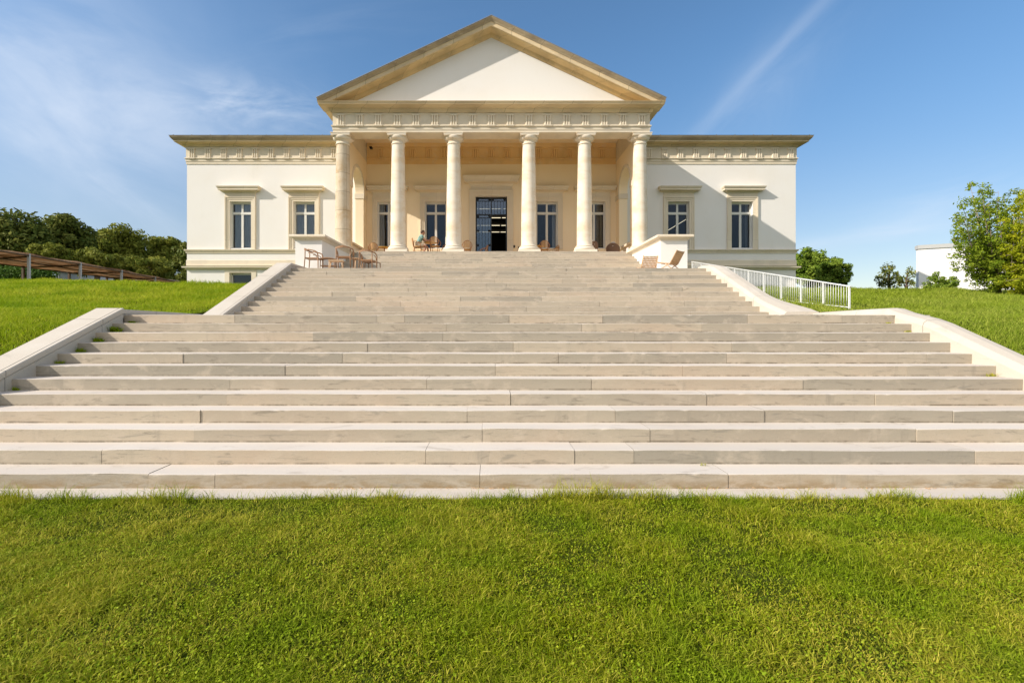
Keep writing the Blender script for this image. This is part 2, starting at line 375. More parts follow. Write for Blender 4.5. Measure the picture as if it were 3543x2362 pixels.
# ---------------------------------------------------------------- terrain and lawns
Y0 = 4.87                                                # first riser
def nose(y): return H * (1 + (y - Y0) / T)
DW = 25.6                                                # wing facade distance
def terr(x, y):
    x = np.asarray(x, float); y = np.asarray(y, float)
    z = np.interp(y, [4.60, 7.4, 8.3, 9.2, 10.4, 12.0, DW], [0.0, 1.28, 1.62, 1.83, 1.93, 2.00, Ze(2.02)])
    s = np.clip((y - 8) / 12, 0, 1)
    z = z + s * np.where(x < 0, .0165 * np.clip(-x - 7, 0, 25), -.014 * np.clip(x - 8, 0, 25))
    b = np.clip((y - 5) / 4, 0, 1)
    return z + b * (.035 * np.sin(x * .7 + y * .4) + .03 * np.sin(x * 1.3 - y * .9))
def grid_sheet(mb, xs, ys, fn):
    vs = [(x, y, float(fn(x, y))) for y in ys for x in xs]; n = len(xs)
    mb.add(vs, [(j * n + i, j * n + i + 1, (j + 1) * n + i + 1, (j + 1) * n + i) for j in range(len(ys) - 1) for i in range(n - 1)], 0, True)
mb = MB()
grid_sheet(mb, [-900, -60, -12, -6.95, 7.65, 12, 60, 900], [-900, -40, -5, 2, 4.60], lambda x, y: 0.0)
def xin(y, s):                                           # where the bank meets the staircase
    y = np.asarray(y, float)
    return np.interp(y, [8.4, 9, 12.0, 12.3, 13], [-7.02, -7.05, -7.36, -7.36, -7.05]) if s < 0 else np.interp(y, [8.4, 9, 12.0, 12.6, 13.5], [7.72, 7.74, 8.36, 8.3, 7.74])
def bank_sheet(mb, s, us, ys):
    vs = []
    for y in ys:
        for u in us: x = float(xin(y, s)) + s * u; vs.append((x, y, float(terr(x, y))))
    n = len(us); mb.add(vs, [((j * n + i, j * n + i + 1, (j + 1) * n + i + 1, (j + 1) * n + i) if s > 0 else (j * n + i, (j + 1) * n + i, (j + 1) * n + i + 1, j * n + i + 1)) for j in range(len(ys) - 1) for i in range(n - 1)], 0, True)
USL = list(np.linspace(0, 38, 40)) + [75, 200, 890]; YSL = [4.60, 4.8, 5.4, 6.2, 7, 7.8, 8.4] + list(np.linspace(9, 13, 9)) + list(np.linspace(14, 26, 13)) + [32, 50, 120, 900]
bank_sheet(mb, -1, USL, YSL); bank_sheet(mb, 1, USL, YSL)
tag(mb.build('ground', 'soil', fix=False), kind='structure')

def blades(name, P, h, wd_, matname, lean=.5, droop=.35, tint=None, seed=1):
    r = np.random.default_rng(seed); n = len(P)
    a = r.uniform(0, 2 * np.pi, n); side = np.stack([np.cos(a), np.sin(a), np.zeros(n)], 1) * (wd_ / 2)[:, None]
    b = r.uniform(0, 2 * np.pi, n); k = r.random(n) ** .8 * lean
    ld = np.stack([np.cos(b) * k, np.sin(b) * k, np.ones(n)], 1); ld /= np.linalg.norm(ld, axis=1)[:, None]
    mid = P + ld * (h * .55)[:, None]
    ld2 = ld + np.stack([np.cos(b), np.sin(b), -np.ones(n) * .6], 1) * (droop * r.uniform(.3, 1.6, n))[:, None]
    tip = mid + ld2 * (h * .5)[:, None]
    Vv = np.stack([P - side, P + side, mid + side * .8, mid - side * .8, tip], 1).reshape(-1, 3)
    i = np.arange(n)[:, None] * 5
    t = r.random(n) if tint is None else tint
    return fastmesh(name, Vv, [i + np.array([[0, 1, 2, 3]]), i + np.array([[3, 2, 4]])], matname, np.concatenate([t, t]))
def vnoise(x, y, s, seed=0):
    r = np.random.default_rng(seed); out = np.zeros_like(x)
    for k in range(4):
        ph = r.uniform(0, 6.28, 6); dr = r.uniform(0, 6.28, 6); q = np.zeros_like(x)
        for j in range(6): q += np.sin((x * np.cos(dr[j]) + y * np.sin(dr[j])) * s * 2 ** k * (.7 + .1 * j) + ph[j])
        out += q / 6 / 1.5 ** k
    return out
# foreground lawn: fine blades, denser where it is closer
LOD = 1.0
n = int(620000 * LOD); y = 1.5 + (4.62 - 1.5) * rng.random(n) ** 1.25; x = rng.uniform(-1, 1, n) * (1.3 * y + .9)
nz = vnoise(x, y, 2.1, 3); keep = (rng.random(n) < np.clip(.66 + .7 * vnoise(x, y, 3.3, 77) + .5 * vnoise(x, y, 11, 78) + .3 * nz, .32, 1)) & (y < 4.59 + .07 * vnoise(x, x * 0, 4, 91)); x, y, nz = x[keep], y[keep], nz[keep]
dn = vnoise(x, y, 5.5, 5)
hh = (.026 + .038 * rng.random(len(x)) ** 2) * (1 + .8 * dn + .5 * np.clip(vnoise(x, y, 9, 15), 0, 1)) * np.clip(1 + .3 * nz, .6, 1.6)
tn = np.clip(rng.random(len(x)) ** 2.2 * .9 + .28 * vnoise(x, y, 1.1, 9), 0, 1)
o = blades('foreground_lawn', np.stack([x, y, np.zeros(len(x))], 1), np.clip(hh, .015, .12), .0036 + .0036 * rng.random(len(x)), 'grass_near', 1.25, .75, tn, 2)
tag(o, 'mottled yellow green lawn filling the foreground below the steps', 'grass', kind='stuff')
# clover leaflets between the blades
n = int(85000 * LOD); y = 1.5 + (4.6 - 1.5) * rng.random(n) ** 1.2; x = rng.uniform(-1, 1, n) * (1.3 * y + .9)
cn = vnoise(x, y, 1.6, 21); keep = rng.random(n) < np.clip(.65 + .6 * cn, .25, 1); x, y = x[keep], y[keep]; n = len(x)
z = .010 + .035 * rng.random(n); s = .0040 + .0048 * rng.random(n)
nv = rng.normal(0, .45, (n, 3)); nv[:, 2] = 1; nv /= np.linalg.norm(nv, axis=1)[:, None]
t1 = np.cross(nv, rng.normal(0, 1, (n, 3))); t1 /= np.linalg.norm(t1, axis=1)[:, None]; t2 = np.cross(nv, t1)
C = np.stack([x, y, z], 1); q = [C + t1 * s[:, None], C + t2 * (s * .8)[:, None], C - t1 * s[:, None], C - t2 * (s * .8)[:, None]]
i = np.arange(n)[:, None] * 4
o = fastmesh('clover', np.stack(q, 1).reshape(-1, 3), [i + np.array([[0, 1, 2, 3]])], 'clover', rng.random(n))
tag(o, 'small clover leaves mixed into the foreground lawn', 'clover', kind='stuff')
# ragged longer grass along the paving edge
n = 22000; x = rng.uniform(-6.8, 7.4, n); tuf = np.clip(vnoise(x, x * 0, 3.2, 31) + .25, 0, 1.4)
keep = rng.random(n) < .25 + .6 * tuf; x, tuf = x[keep], tuf[keep]
y = 4.56 + rng.normal(0, .035, len(x)) + .06 * vnoise(x, x * 0, 4, 91)
o = blades('edge_grass', np.stack([x, y, np.zeros(len(x))], 1), (.05 + .13 * rng.random(len(x)) ** 2) * (.6 + .9 * tuf), .003 + .003 * rng.random(len(x)), 'grass_near', .8, .5, rng.random(len(x)) * .7, 6)
tag(o, 'ragged tufts of longer grass overhanging the paving edge', 'grass', kind='stuff')
# banks to the left and right of the staircase
def bank(name, sgn, n, matname, label, seed):
    r = np.random.default_rng(seed)
    y = 4.8 + (26.5 - 4.8) * r.random(n) ** 1.05; lim = 1.25 * y + 2
    x0 = 7.1 if sgn < 0 else 7.8
    x = x0 + (np.maximum(lim, x0 + 3) - x0) * r.random(n) ** .9
    keep = ~((y > DW - .1) & (x < 16.5)) & (x > np.abs(xin(y, sgn)) + .10)
    x, y = sgn * x[keep], y[keep]
    nn = vnoise(x, y, .9, seed); tn = np.clip(r.random(len(x)) ** 1.7 * .95 + .32 * vnoise(x, y, .8, seed + 1), 0, 1)
    P = np.stack([x, y, terr(x, y) - .01], 1)
    sz = np.clip(y / 12, .75, 1.7)
    o = blades(name, P, (.07 + .11 * r.random(len(x)) ** 1.5) * (1 + .5 * nn + .5 * np.clip(vnoise(x, y, 2.6, seed + 7), -.5, 1)) * sz ** .5, (.008 + .007 * r.random(len(x))) * sz, matname, .85, .5, tn, seed)
    tag(o, label, 'grass', kind='stuff')
bank('left_bank_grass', -1, int(230000 * LOD), 'grass_bank', 'bright green grass on the bank left of the staircase', 41)
bank('right_bank_grass', 1, int(230000 * LOD), 'grass_bank2', 'green grass on the bank right of the staircase', 52)

# paving strip at the foot of the steps
mb = MB(); x = -7.2
while x < 7.8:
    L = random.uniform(1.4, 2.6); dz = random.uniform(-.003, .003)
    mb.box(x, min(x + L - .008, 7.8), 4.605, Y0 + .05, -.12, .012 + dz); x += L
tag(mb.build('paving', 'paving'), kind='structure')
# ---------------------------------------------------------------- staircase
st = empty('staircase', (0, Y0, 0)); tag(st, 'wide pale stone staircase rising from the lawn to the columned portico', 'staircase')
def adopt(o, root):
    o.parent = root; o.matrix_parent_inverse = Matrix.Translation(-Vector(root.location)); return o
sr = random.Random(5)
def step(n, x0, x1, yf, depth, lmin=1.5, lmax=3.8):
    mb = MB(); x = x0; z0, z1 = (n - 1) * H - .012, n * H; blk = 0; ph = sr.uniform(0, 50)
    while x < x1 - .02:
        L = sr.uniform(lmin, lmax); 
        if sr.random() < .12: L = sr.uniform(.35, .8)
        xe = min(x + L, x1)
        if x1 - xe < .5: xe = x1
        g = .0012 if sr.random() < .6 else .0035
        dz = sr.uniform(-.003, .003); dy = sr.uniform(-.006, .006); tint = min(1, max(0, sr.gauss(.38, .32)))
        yaw = sr.uniform(-.002, .002)
        xa, xb = x + g, xe - g; m = max(2, int((xb - xa) / .07)); vs = []
        for i in range(m + 1):
            xx = xa + (xb - xa) * i / m; e = min(i, m - i)
            j = .0020 * math.sin(xx * 3 + ph) + .0010 * math.sin(xx * 9 + ph * 2)
            c = .006 + .003 * abs(math.sin(xx * 3.1 + ph)) + (sr.uniform(.006, .016) if sr.random() < .02 else 0) + (.008 if e == 0 else (.003 if e == 1 else 0))
            wv = .0035 * math.sin(xx * 1.1 + ph) + .002 * math.sin(xx * 4.3 + ph)
            y = yf + dy + j + yaw * (xx - xa)
            vs += [(xx, y + .002, z0), (xx, y, z1 - c + dz + wv), (xx, y + c * .35, z1 - c * .35 + dz + wv), (xx, y + c * 1.1, z1 + dz + wv), (xx, yf + depth, z1 + dz)]
        fs = [(i * 5 + k, i * 5 + 5 + k, i * 5 + 6 + k, i * 5 + 1 + k) for i in range(m) for k in range(4)]
        fs += [(0, 1, 2, 3, 4), tuple(m * 5 + q for q in (4, 3, 2, 1, 0))]
        k0 = len(mb.f); mb.add(vs, fs, 0, False, max(.001, tint)); x = xe
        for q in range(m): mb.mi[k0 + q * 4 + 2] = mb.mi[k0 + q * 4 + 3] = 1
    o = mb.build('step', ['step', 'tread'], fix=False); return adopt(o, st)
XL, XR = -6.72, 7.42
yu, yt = 12.4, 18.6
for n in range(1, 12): step(n, XL, XR, Y0 + (n - 1) * T, T + .06)
step(12, XL, XR, Y0 + 11 * T, .9)
for k in range(11): step(13 + k, -6.75, 7.22, yu + k * T, T + .06 if k < 10 else .9, 1.3, 3.0)
for k in range(9): step(24 + k, -6.2, 6.2, yt + k * T, T + .06 if k < 8 else .55, 1.2, 2.6)
# mortar bed a little behind the block faces
def bed(n0, cnt, yf, x0, x1, yend):
    g = .022; pts = [(yf + g, (n0 - 1) * H - 1.2)]
    for k in range(cnt): pts += [(yf + k * T + g, (n0 + k - 1) * H - g), (yf + k * T + g, (n0 + k) * H - g)]
    pts += [(yend, (n0 + cnt - 1) * H - g), (yend, (n0 - 1) * H - 1.2)]
    mb = MB(); mb.prism(pts, 'x', x0, x1); return mb
adopt(bed(1, 12, Y0, XL + .01, XR - .01, 12.45).build('mortar_bed', 'mortar'), st)
adopt(bed(13, 11, yu, -6.72, 7.18, 18.65).build('mortar_bed', 'mortar'), st)
adopt(bed(24, 9, yt, -6.22, 6.22, 21.45).build('mortar_bed', 'mortar'), st)
def landing(z, x0, x1, y0, y1, nm='landing'):
    mb = MB(); y = y0
    while y < y1 - .01:
        ye = min(y + sr.uniform(.7, 1.0), y1); x = x0
        while x < x1 - .01:
            xe = min(x + sr.uniform(.9, 2.2), x1)
            mb.box(x + .004, xe - .004, y + .004, ye - .004, z - .06, z + sr.uniform(-.002, .002), 0, sr.random() * .8 + .01); x = xe
        y = ye
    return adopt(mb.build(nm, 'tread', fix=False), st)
landing(12 * H, XL, XR, Y0 + 11 * T + .9, yu + .05)
landing(12 * H, -7.3, XL, 8.6, 12.2); landing(12 * H, XR, 8.2, 8.9, 12.2)
landing(23 * H, -7.2, 7.4, 15.9 + .9, yt + .05)
# cheek walls with a coping that overhangs the stair side a little
def cheek(pts, wid, side, rnd=False, wf=None):
    """pts = [(y, z_top)], inner x per point in pts[i][2]; side -1 left, +1 right"""
    mb = MB(); n = len(pts); prof = []
    for i, (y, z, xi) in enumerate(pts):
        W = wf(i) if wf else wid
        xo = xi + side * W; k = -side * .015                 # coping overhangs towards the stairs
        zb = z - 2.6
        if rnd: P = [(xi, zb), (xi, z - .10), (xi - side * 0 + side * .02, z - .045), (xi + side * .07, z - .008), (xi + side * W * .5, z + .008), (xo - side * .08, z - .008), (xo - side * .015, z - .06), (xo, zb)]
        else: P = [(xi, zb), (xi, z - .115), (xi + side * .012, z - .10), (xi + side * .012, z - .085), (xi + k, z - .08), (xi + k, z - .012), (xi + k + side * .012, z), (xi + side * .055, z), (xi + side * .058, z - .006), (xi + side * .070, z - .006), (xi + side * .073, z), (xo - side * .012, z), (xo, z - .012), (xo, zb)]
        m = len(P); prof += [(a, y, b) for a, b in P]
    fs = [(i * m + k, (i + 1) * m + k, (i + 1) * m + (k + 1) % m, i * m + (k + 1) % m) for i in range(n - 1) for k in range(m)]
    fs += [tuple(range(m)), tuple(range(n * m - 1, (n - 1) * m - 1, -1))]
    mb.add(prof, fs, 0, False)
    o = mb.build('cheek_wall', 'cheek'); return adopt(o, st)
c_ = .165
yend = 8.62
zc = nose(yend) + c_
cheek([(4.5, nose(4.5) + c_, -6.66), (6.2, nose(6.2) + c_, -6.66), (yend, zc, -6.66)], .49, -1)
cheek([(yend + .003, zc - .02, -6.74), (10.2, zc - .03, -6.95), (12.0, zc - .045, -7.22)], .24, -1)
zt = nose(0) * 0 + 23.57 * H + c_ - .02
def unose(y): return H * (13 + (y - yu) / T)
cheek([(11.85, unose(11.85) + c_ - .01, -6.69), (14, unose(14) + c_ - .01, -6.69), (15.95, unose(15.95) + c_ - .01, -6.69)], .50, -1)
cheek([(15.953, unose(15.95) + c_ - .013, -6.70), (17.48, unose(15.95) + c_ - .013, -6.70)], .40, -1)
# right: rounded top, the end sweeping out along the landing
def sm(a, b, t): t = max(0, min(1, t)); t = t * t * (3 - 2 * t); return a + (b - a) * t
P = []
for i in range(20):
    y = 4.5 + (8.95 - 4.5) * i / 19; z = nose(y) + c_ - sm(0, .14, (y - 8.0) / .95); P.append((y, z, 7.38))
cheek(P, .46, 1, True)
P = []
for i in range(14):
    t = i / 13; y = 8.953 + t * (12.1 - 8.953); P.append((y, P[-1][1] if False else (nose(8.95) + c_ - .14) - .015 * t, 7.40 + .66 * t ** 1.6))
cheek(P, .34, 1, True)
P = []
for i in range(24):
    t = i / 23; y = 11.9 + t * (16.3 - 11.9); z = unose(y) + c_ + sm(.045, 0, (y - 11.9) / 1.0) - sm(0, .20, (y - 15.5) / .9)
    P.append((y, z, 7.17 + .15 * (1 - sm(0, 1, (y - 11.7) / 1.5)) ** 2))
cheek(P, .55, 1, True, lambda i: .55 + .40 * (1 - sm(0, 1, i / 9)) ** 2)
cheek([(16.303, P[-1][1] - .003, 7.22), (17.48, P[-1][1] - .003, 7.22)], .40, 1, True)
# walls flanking the top flight, coping level with the portico floor
ZF = 32 * H
for s in (-1, 1):
    xi, xo, yf = 6.22 * s, 7.2 * s, 17.5
    mb = MB(); mb.box(min(xi, xo), max(xi, xo), yf, 21.39, 22.2 * H, ZF - .20)
    wl = adopt(mb.build('flank_wall', 'podium_plaster'), st)
    mb = MB(); a, b = min(xi, xo), max(xi, xo)
    prof = [(-.2, ZF - .20), (.02, ZF - .20), (.05, ZF - .14), (.10, ZF - .10), (.17, ZF - .085), (.17, ZF - .02), (.155, ZF), (-.2, ZF)]
    mb.mould([(a, 21.39), (a, yf), (b, yf), (b, 21.39)], prof)
    mb.box(a + .2, b - .2, yf + .2, 21.39, ZF - .1, ZF - .0015)
    mb.build('coping', 'stone', wl)

# ---------------------------------------------------------------- villa
vl = empty('villa', (0, DW, Ze(2.03))); tag(vl, 'cream neoclassical villa with a pediment on six columns and two low wings', 'villa')
HW = 16.35
WX = [-13.47, -10.06, -5.55, -3.0, 3.0, 5.55, 10.06, 13.47]
WZ0, WZ1, WH = Ze(4.07), Ze(6.59), .575
DZ1, DH = Ze(6.88), .85
holes = [(x - WH, x + WH, WZ0, WZ1) for x in WX] + [(-DH, DH, ZF, DZ1), (-14.06, -12.88, Ze(1.5), Ze(2.77))]
def pierced(x0, x1, z0, z1, y, th, holes):
    mb = MB(); PX = 6.70
    xs = sorted({x0, x1, -PX, PX} | {h[0] for h in holes} | {h[1] for h in holes}); zs = sorted({z0, z1} | {h[2] for h in holes} | {h[3] for h in holes})
    for i in range(len(xs) - 1):
        for j in range(len(zs) - 1):
            cx, cz = (xs[i] + xs[i + 1]) / 2, (zs[j] + zs[j + 1]) / 2
            if any(h[0] < cx < h[1] and h[2] < cz < h[3] for h in holes): continue
            a, b, c, d = xs[i], xs[i + 1], zs[j], zs[j + 1]
            mb.add([(a, y, c), (b, y, c), (b, y, d), (a, y, d)], [(0, 1, 2, 3)], 1 if abs(cx) < PX else 0)
            mb.add([(a, y + th, c), (b, y + th, c), (b, y + th, d), (a, y + th, d)], [(3, 2, 1, 0)])
    for a, b, c, d in holes:
        mb.add([(a, y, c), (a, y + th, c), (a, y + th, d), (a, y, d)], [(0, 1, 2, 3)]); mb.add([(b, y, c), (b, y + th, c), (b, y + th, d), (b, y, d)], [(3, 2, 1, 0)])
        mb.add([(a, y, d), (a, y + th, d), (b, y + th, d), (b, y, d)], [(0, 1, 2, 3)]); mb.add([(a, y, c), (b, y, c), (b, y + th, c), (a, y + th, c)], [(0, 1, 2, 3)])
    return mb
mb = pierced(-HW, HW, Ze(1.4), Ze(9.6), DW, .38, holes)
mb.add([(-HW, DW, Ze(1.4)), (-HW, 39, Ze(1.4)), (-HW, 39, Ze(9.6)), (-HW, DW, Ze(9.6))], [(3, 2, 1, 0)])
mb.add([(HW, DW, Ze(1.4)), (HW, 39, Ze(1.4)), (HW, 39, Ze(9.6)), (HW, DW, Ze(9.6))], [(0, 1, 2, 3)])
mb.add([(-HW, 39, Ze(1.4)), (HW, 39, Ze(1.4)), (HW, 39, Ze(9.6)), (-HW, 39, Ze(9.6))], [(3, 2, 1, 0)])
adopt(mb.build('facade_wall', ['plaster', 'portico_plaster'], fix=False), vl)
mb = MB(); mb.box(-HW - .2, HW + .2, DW - .2, 39.2, Ze(9.80), Ze(9.90)); adopt(mb.build('wing_roof', 'zinc'), vl)
# dark rooms behind the windows
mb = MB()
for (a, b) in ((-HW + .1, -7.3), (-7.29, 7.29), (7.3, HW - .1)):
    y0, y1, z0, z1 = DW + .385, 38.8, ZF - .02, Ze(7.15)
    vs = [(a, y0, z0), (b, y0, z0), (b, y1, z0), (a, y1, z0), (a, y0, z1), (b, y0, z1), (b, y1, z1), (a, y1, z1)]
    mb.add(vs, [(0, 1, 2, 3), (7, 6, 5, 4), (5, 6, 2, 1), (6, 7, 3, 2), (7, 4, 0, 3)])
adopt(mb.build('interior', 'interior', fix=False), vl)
# portico floor
mb = MB(); mb.box(-7.2, 7.2, 21.95, DW + .39, ZF - .25, ZF - .004); mb.box(-7.2, -6.21, 21.395, 21.947, ZF - .25, ZF - .004); mb.box(6.21, 7.2, 21.395, 21.947, ZF - .25, ZF - .004)
mb.box(-7.2, 7.2, 21.45, DW, ZF - 1.6, ZF - .26)
adopt(mb.build('portico_floor', 'honey_floor'), vl)
# window: frame mesh with panes, stone surround and hood as sub-parts, local x about its centre
def make_window():
    y0, y1 = .20, .27; mb = MB(); b = .065; zt0, zt1 = WZ0 + 1.86, WZ0 + 1.99
    mb.box(-WH, -WH + b, y0, y1, WZ0, WZ1); mb.box(WH - b, WH, y0, y1, WZ0, WZ1)
    mb.box(-WH + b, WH - b, y0 + .002, y1, WZ0, WZ0 + .07); mb.box(-WH + b, WH - b, y0 + .002, y1, WZ1 - b - .04, WZ1)
    mb.box(-WH + b, WH - b, y0 - .02, y1, zt0, zt1)
    mb.box(-.06, .06, y0 - .01, y1, WZ0 + .07, zt0); mb.box(-.05, .05, y0 - .01, y1, zt1, WZ1 - b - .04)
    w_ = mb.build('window', 'white_frame')
    mb = MB(); mb.box(-WH + b - .01, WH - b + .01, y0 + .03, y0 + .036, WZ0 + .06, WZ1 - .09); mb.build('pane', 'glass', w_)
    mb = MB()
    def surr(hw, ow, z0, zt, zo, mb):
        # three stepped fascias around the opening, mitred at the top corners
        for k, (a, c, pr) in enumerate(((0, .10, .035), (.10, .19, .055), (.19, ow, .085))):
            for s in (-1, 1):
                P = [(s * (hw + a), z0), (s * (hw + c), z0), (s * (hw + c), zt + c), (s * (hw + a), zt + a)]
                mb.add([(x, 0, z) for x, z in P] + [(x, -pr, z) for x, z in P], [(0, 1, 2, 3), (7, 6, 5, 4)] + [(i, (i + 1) % 4, 4 + (i + 1) % 4, 4 + i) for i in range(4)])
            P = [(-hw - a, zt + a), (hw + a, zt + a), (hw + c, zt + c), (-hw - c, zt + c)]
            mb.add([(x, 0, z) for x, z in P] + [(x, -pr, z) for x, z in P], [(0, 1, 2, 3), (7, 6, 5, 4)] + [(i, (i + 1) % 4, 4 + (i + 1) % 4, 4 + i) for i in range(4)])
    surr(WH, .25, WZ0 - .05, WZ1, 0, mb); mb.build('stone_surround', 'stone', w_)
    mb = MB(); z = WZ1 + .255
    prof = [(-.05, z), (.045, z), (.05, z + .20), (.09, z + .23), (.13, z + .27), (.30, z + .30), (.30, z + .39), (.325, z + .40), (.36, z + .48), (.36, z + .50), (-.05, z + .53)]
    mb.mould([(-.77, .01), (-.77, 0), (.77, 0), (.77, .01)], prof); mb.build('hood', 'stone', w_)
    return w_, surr
win, surr = make_window()
adopt(win, vl); win.location = (WX[0], DW, 0)
wins = [win]
for x in WX[1:]:
    c = copy_tree(win); c.location = (x, DW, 0); wins.append(c)
def curtain(wd_, x0, x1, y=.31):
    mb = MB(); n = 24; vs = []
    for i in range(n + 1):
        t = i / n; vs += [(x0 + (x1 - x0) * t, y + .02 * math.sin(t * (x1 - x0) * 45), z) for z in (WZ0 + .02, WZ1 + .05)]
    mb.add(vs, [(2 * i, 2 * i + 2, 2 * i + 3, 2 * i + 1) for i in range(n)], 0, True); mb.build('curtain', 'curtain', wd_, fix=False)
curtain(wins[0], -.45, .60); curtain(wins[1], -.60, .60); curtain(wins[2], -.6, -.25); curtain(wins[4], .33, .62, .5); curtain(wins[5], -.62, -.30, .5); curtain(wins[7], .42, .60, .5)
mb = MB()
for k in range(-9, 14):                                   # lattice blind in the right-hand pane of the outermost window
    for s_ in (-1, 1):
        P = []
        for t_ in (0, 1):
            x = .06 + .45 * t_; z = WZ0 + .1 + (k * .145) + s_ * (.78 * t_ - .39) + .5
            P.append((x, .262, z))
        zmin, zmax = WZ0 + .08, WZ0 + 1.84
        (xa, y_, za), (xb, _, zb) = P
        ta = 0 if zmin <= za <= zmax else ((zmin if za < zmin else zmax) - za) / (zb - za); tb_ = 1 if zmin <= zb <= zmax else ((zmin if zb < zmin else zmax) - za) / (zb - za)
        if not (0 <= ta < tb_ <= 1): continue
        mb.tube([(xa + (xb - xa) * ta, y_, za + (zb - za) * ta), (xa + (xb - xa) * tb_, y_, za + (zb - za) * tb_)], .010, 4)
mb.build('lattice_blind', 'zinc', wins[7])
mb = MB(); mb.tube([(px(2296, 27), 27, pz(806, 27)), (px(2384, 27), 27, pz(753, 27))], .016, 6)
adopt(mb.build('handrail_lamp', 'lamp'), vl)
# basement window behind the left cheek
mb = MB(); mb.box(-14.02, -12.92, DW + .2, DW + .25, Ze(2.67), Ze(2.75)); mb.box(-14.05, -13.98, DW + .2, DW + .25, Ze(1.5), Ze(2.75)); mb.box(-12.96, -12.89, DW + .2, DW + .25, Ze(1.5), Ze(2.75))
bw = adopt(mb.build('basement_window', 'white_frame'), vl)
mb = MB(); mb.box(-13.99, -12.95, DW + .22, DW + .226, Ze(1.5), Ze(2.68)); mb.build('pane', 'glass', bw)
mb = MB(); mb.box(-14.31, -14.06, DW - .03, DW + .01, Ze(1.5), Ze(3.0)); mb.box(-12.88, -12.63, DW - .03, DW + .01, Ze(1.5), Ze(3.0)); mb.box(-14.06, -12.88, DW - .03, DW + .01, Ze(2.77), Ze(3.0)); mb.build('stone_surround', 'stone', bw)
# string courses and the base cornice, broken by the portico flanks
for s in (-1, 1):
    def wing_path(a=0): return [(-HW, 39), (-HW, DW), (-7.13, DW)] if s < 0 else [(7.13, DW), (HW, DW), (HW, 39)]
    prof = [(-.03, Ze(3.82)), (.04, Ze(3.82)), (.05, Ze(3.90)), (.10, Ze(3.94)), (.12, Ze(4.01)), (-.03, Ze(4.02))]
    mb = MB(); mb.mould(wing_path(), prof); adopt(mb.build('string_course', 'stone'), vl)
    prof = [(-.03, Ze(3.13)), (.03, Ze(3.13)), (.03, Ze(3.42)), (.015, Ze(3.46)), (-.03, Ze(3.46))]
    mb = MB(); mb.mould(wing_path(), prof); adopt(mb.build('base_band', 'frieze'), vl)
    prof = [(-.03, Ze(2.93)), (.04, Ze(2.93)), (.08, Ze(2.99)), (.18, Ze(3.03)), (.18, Ze(3.09)), (.21, Ze(3.12)), (-.03, Ze(3.13))]
    mb = MB(); mb.mould(wing_path(), prof); adopt(mb.build('base_cornice', 'stone'), vl)
    prof = [(-.03, Ze(8.59)), (.03, Ze(8.59)), (.03, Ze(8.72)), (.05, Ze(8.725)), (.05, Ze(8.86)), (.09, Ze(8.87)), (.09, Ze(8.915)), (.035, Ze(8.92)), (.035, Ze(9.44)), (.05, Ze(9.45)), (.05, Ze(9.51)), (-.03, Ze(9.51))]
    mb = MB(); mb.mould(wing_path(), prof); fz = adopt(mb.build('frieze', 'frieze'), vl); fz['wing'] = 1
    prof = [(-.03, Ze(9.51)), (.09, Ze(9.515)), (.12, Ze(9.57)), (.14, Ze(9.62)), (.43, Ze(9.655)), (.44, Ze(9.72)), (.47, Ze(9.73)), (.52, Ze(9.79)), (.57, Ze(9.86)), (.575, Ze(9.91)), (-.03, Ze(9.93))]
    pth = wing_path(); pth = [(-HW, 39), (-HW, DW), (-7.2, DW)] if s < 0 else [(7.2, DW), (HW, DW), (HW, 39)]
    mb = MB(); mb.mould(pth, prof); 
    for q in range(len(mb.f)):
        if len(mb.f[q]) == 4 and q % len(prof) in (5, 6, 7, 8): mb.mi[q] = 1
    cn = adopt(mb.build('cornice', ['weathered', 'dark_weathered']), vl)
    mb = MB(); prof = [(-.03, Ze(9.93)), (.59, Ze(9.913)), (.595, Ze(9.93)), (-.03, Ze(9.95))]; mb.mould(pth, prof)
    for k in range(10):
        x = s * (7.9 + k * .98); mb.box(x - .02, x + .02, DW - .58, DW - .5, Ze(9.93), Ze(9.965))
    mb.build('roof_flashing', 'zinc', cn)
    if s < 0: fzL = fz
    else: fzR = fz
# frieze and courses inside the portico
prof = [(-.03, Ze(8.59)), (.03, Ze(8.59)), (.03, Ze(8.86)), (.07, Ze(8.87)), (.07, Ze(8.915)), (.02, Ze(8.92)), (.02, Ze(9.5)), (.06, Ze(9.52)), (.08, Ze(9.60)), (.10, Ze(9.699)), (-.03, Ze(9.699))]
mb = MB(); mb.mould([(-6.68, DW), (6.68, DW)], prof); fzB = adopt(mb.build('frieze', 'honey'), vl)
prof = [(-.02, ZF), (.05, ZF), (.05, ZF + .16), (.03, ZF + .18), (-.02, ZF + .18)]
mb = MB(); mb.mould([(-6.68, DW), (-1.18, DW)], prof); mb.mould([(1.18, DW), (6.68, DW)], prof); adopt(mb.build('skirting', 'stone'), vl)
# triglyphs: one mesh, copied along each frieze
def make_trig(parent, h, name='triglyph', mt='frieze'):
    mb = MB(); w_ = .165; d = .065
    xs = [-w_, -w_ + .03, -.085, -.055, -.025, .025, .055, .085, w_ - .03, w_]; ds = [.0, d, d, .004, d, d, .004, d, d, .0]
    n = len(xs); vs = [(x, -e, 0) for x, e in zip(xs, ds)] + [(x, -e, h - .07) for x, e in zip(xs, ds)]
    mb.add(vs, [(i, i + 1, n + i + 1, n + i) for i in range(n - 1)] + [tuple(range(n - 1, -1, -1))])
    mb.box(-w_ - .012, w_ + .012, -d - .012, 0, h - .07, h)
    mb.box(-w_ - .02, w_ + .02, -.085, 0, -.05, -.005)
    for k in range(6):
        x = -w_ + .028 + k * (2 * w_ - .056) / 5
        mb.prism([(x - .012, -.051), (x + .012, -.051), (x + .018, -.085), (x - .018, -.085)], 'y', -.075, -.035)
    return mb.build(name, mt, parent)
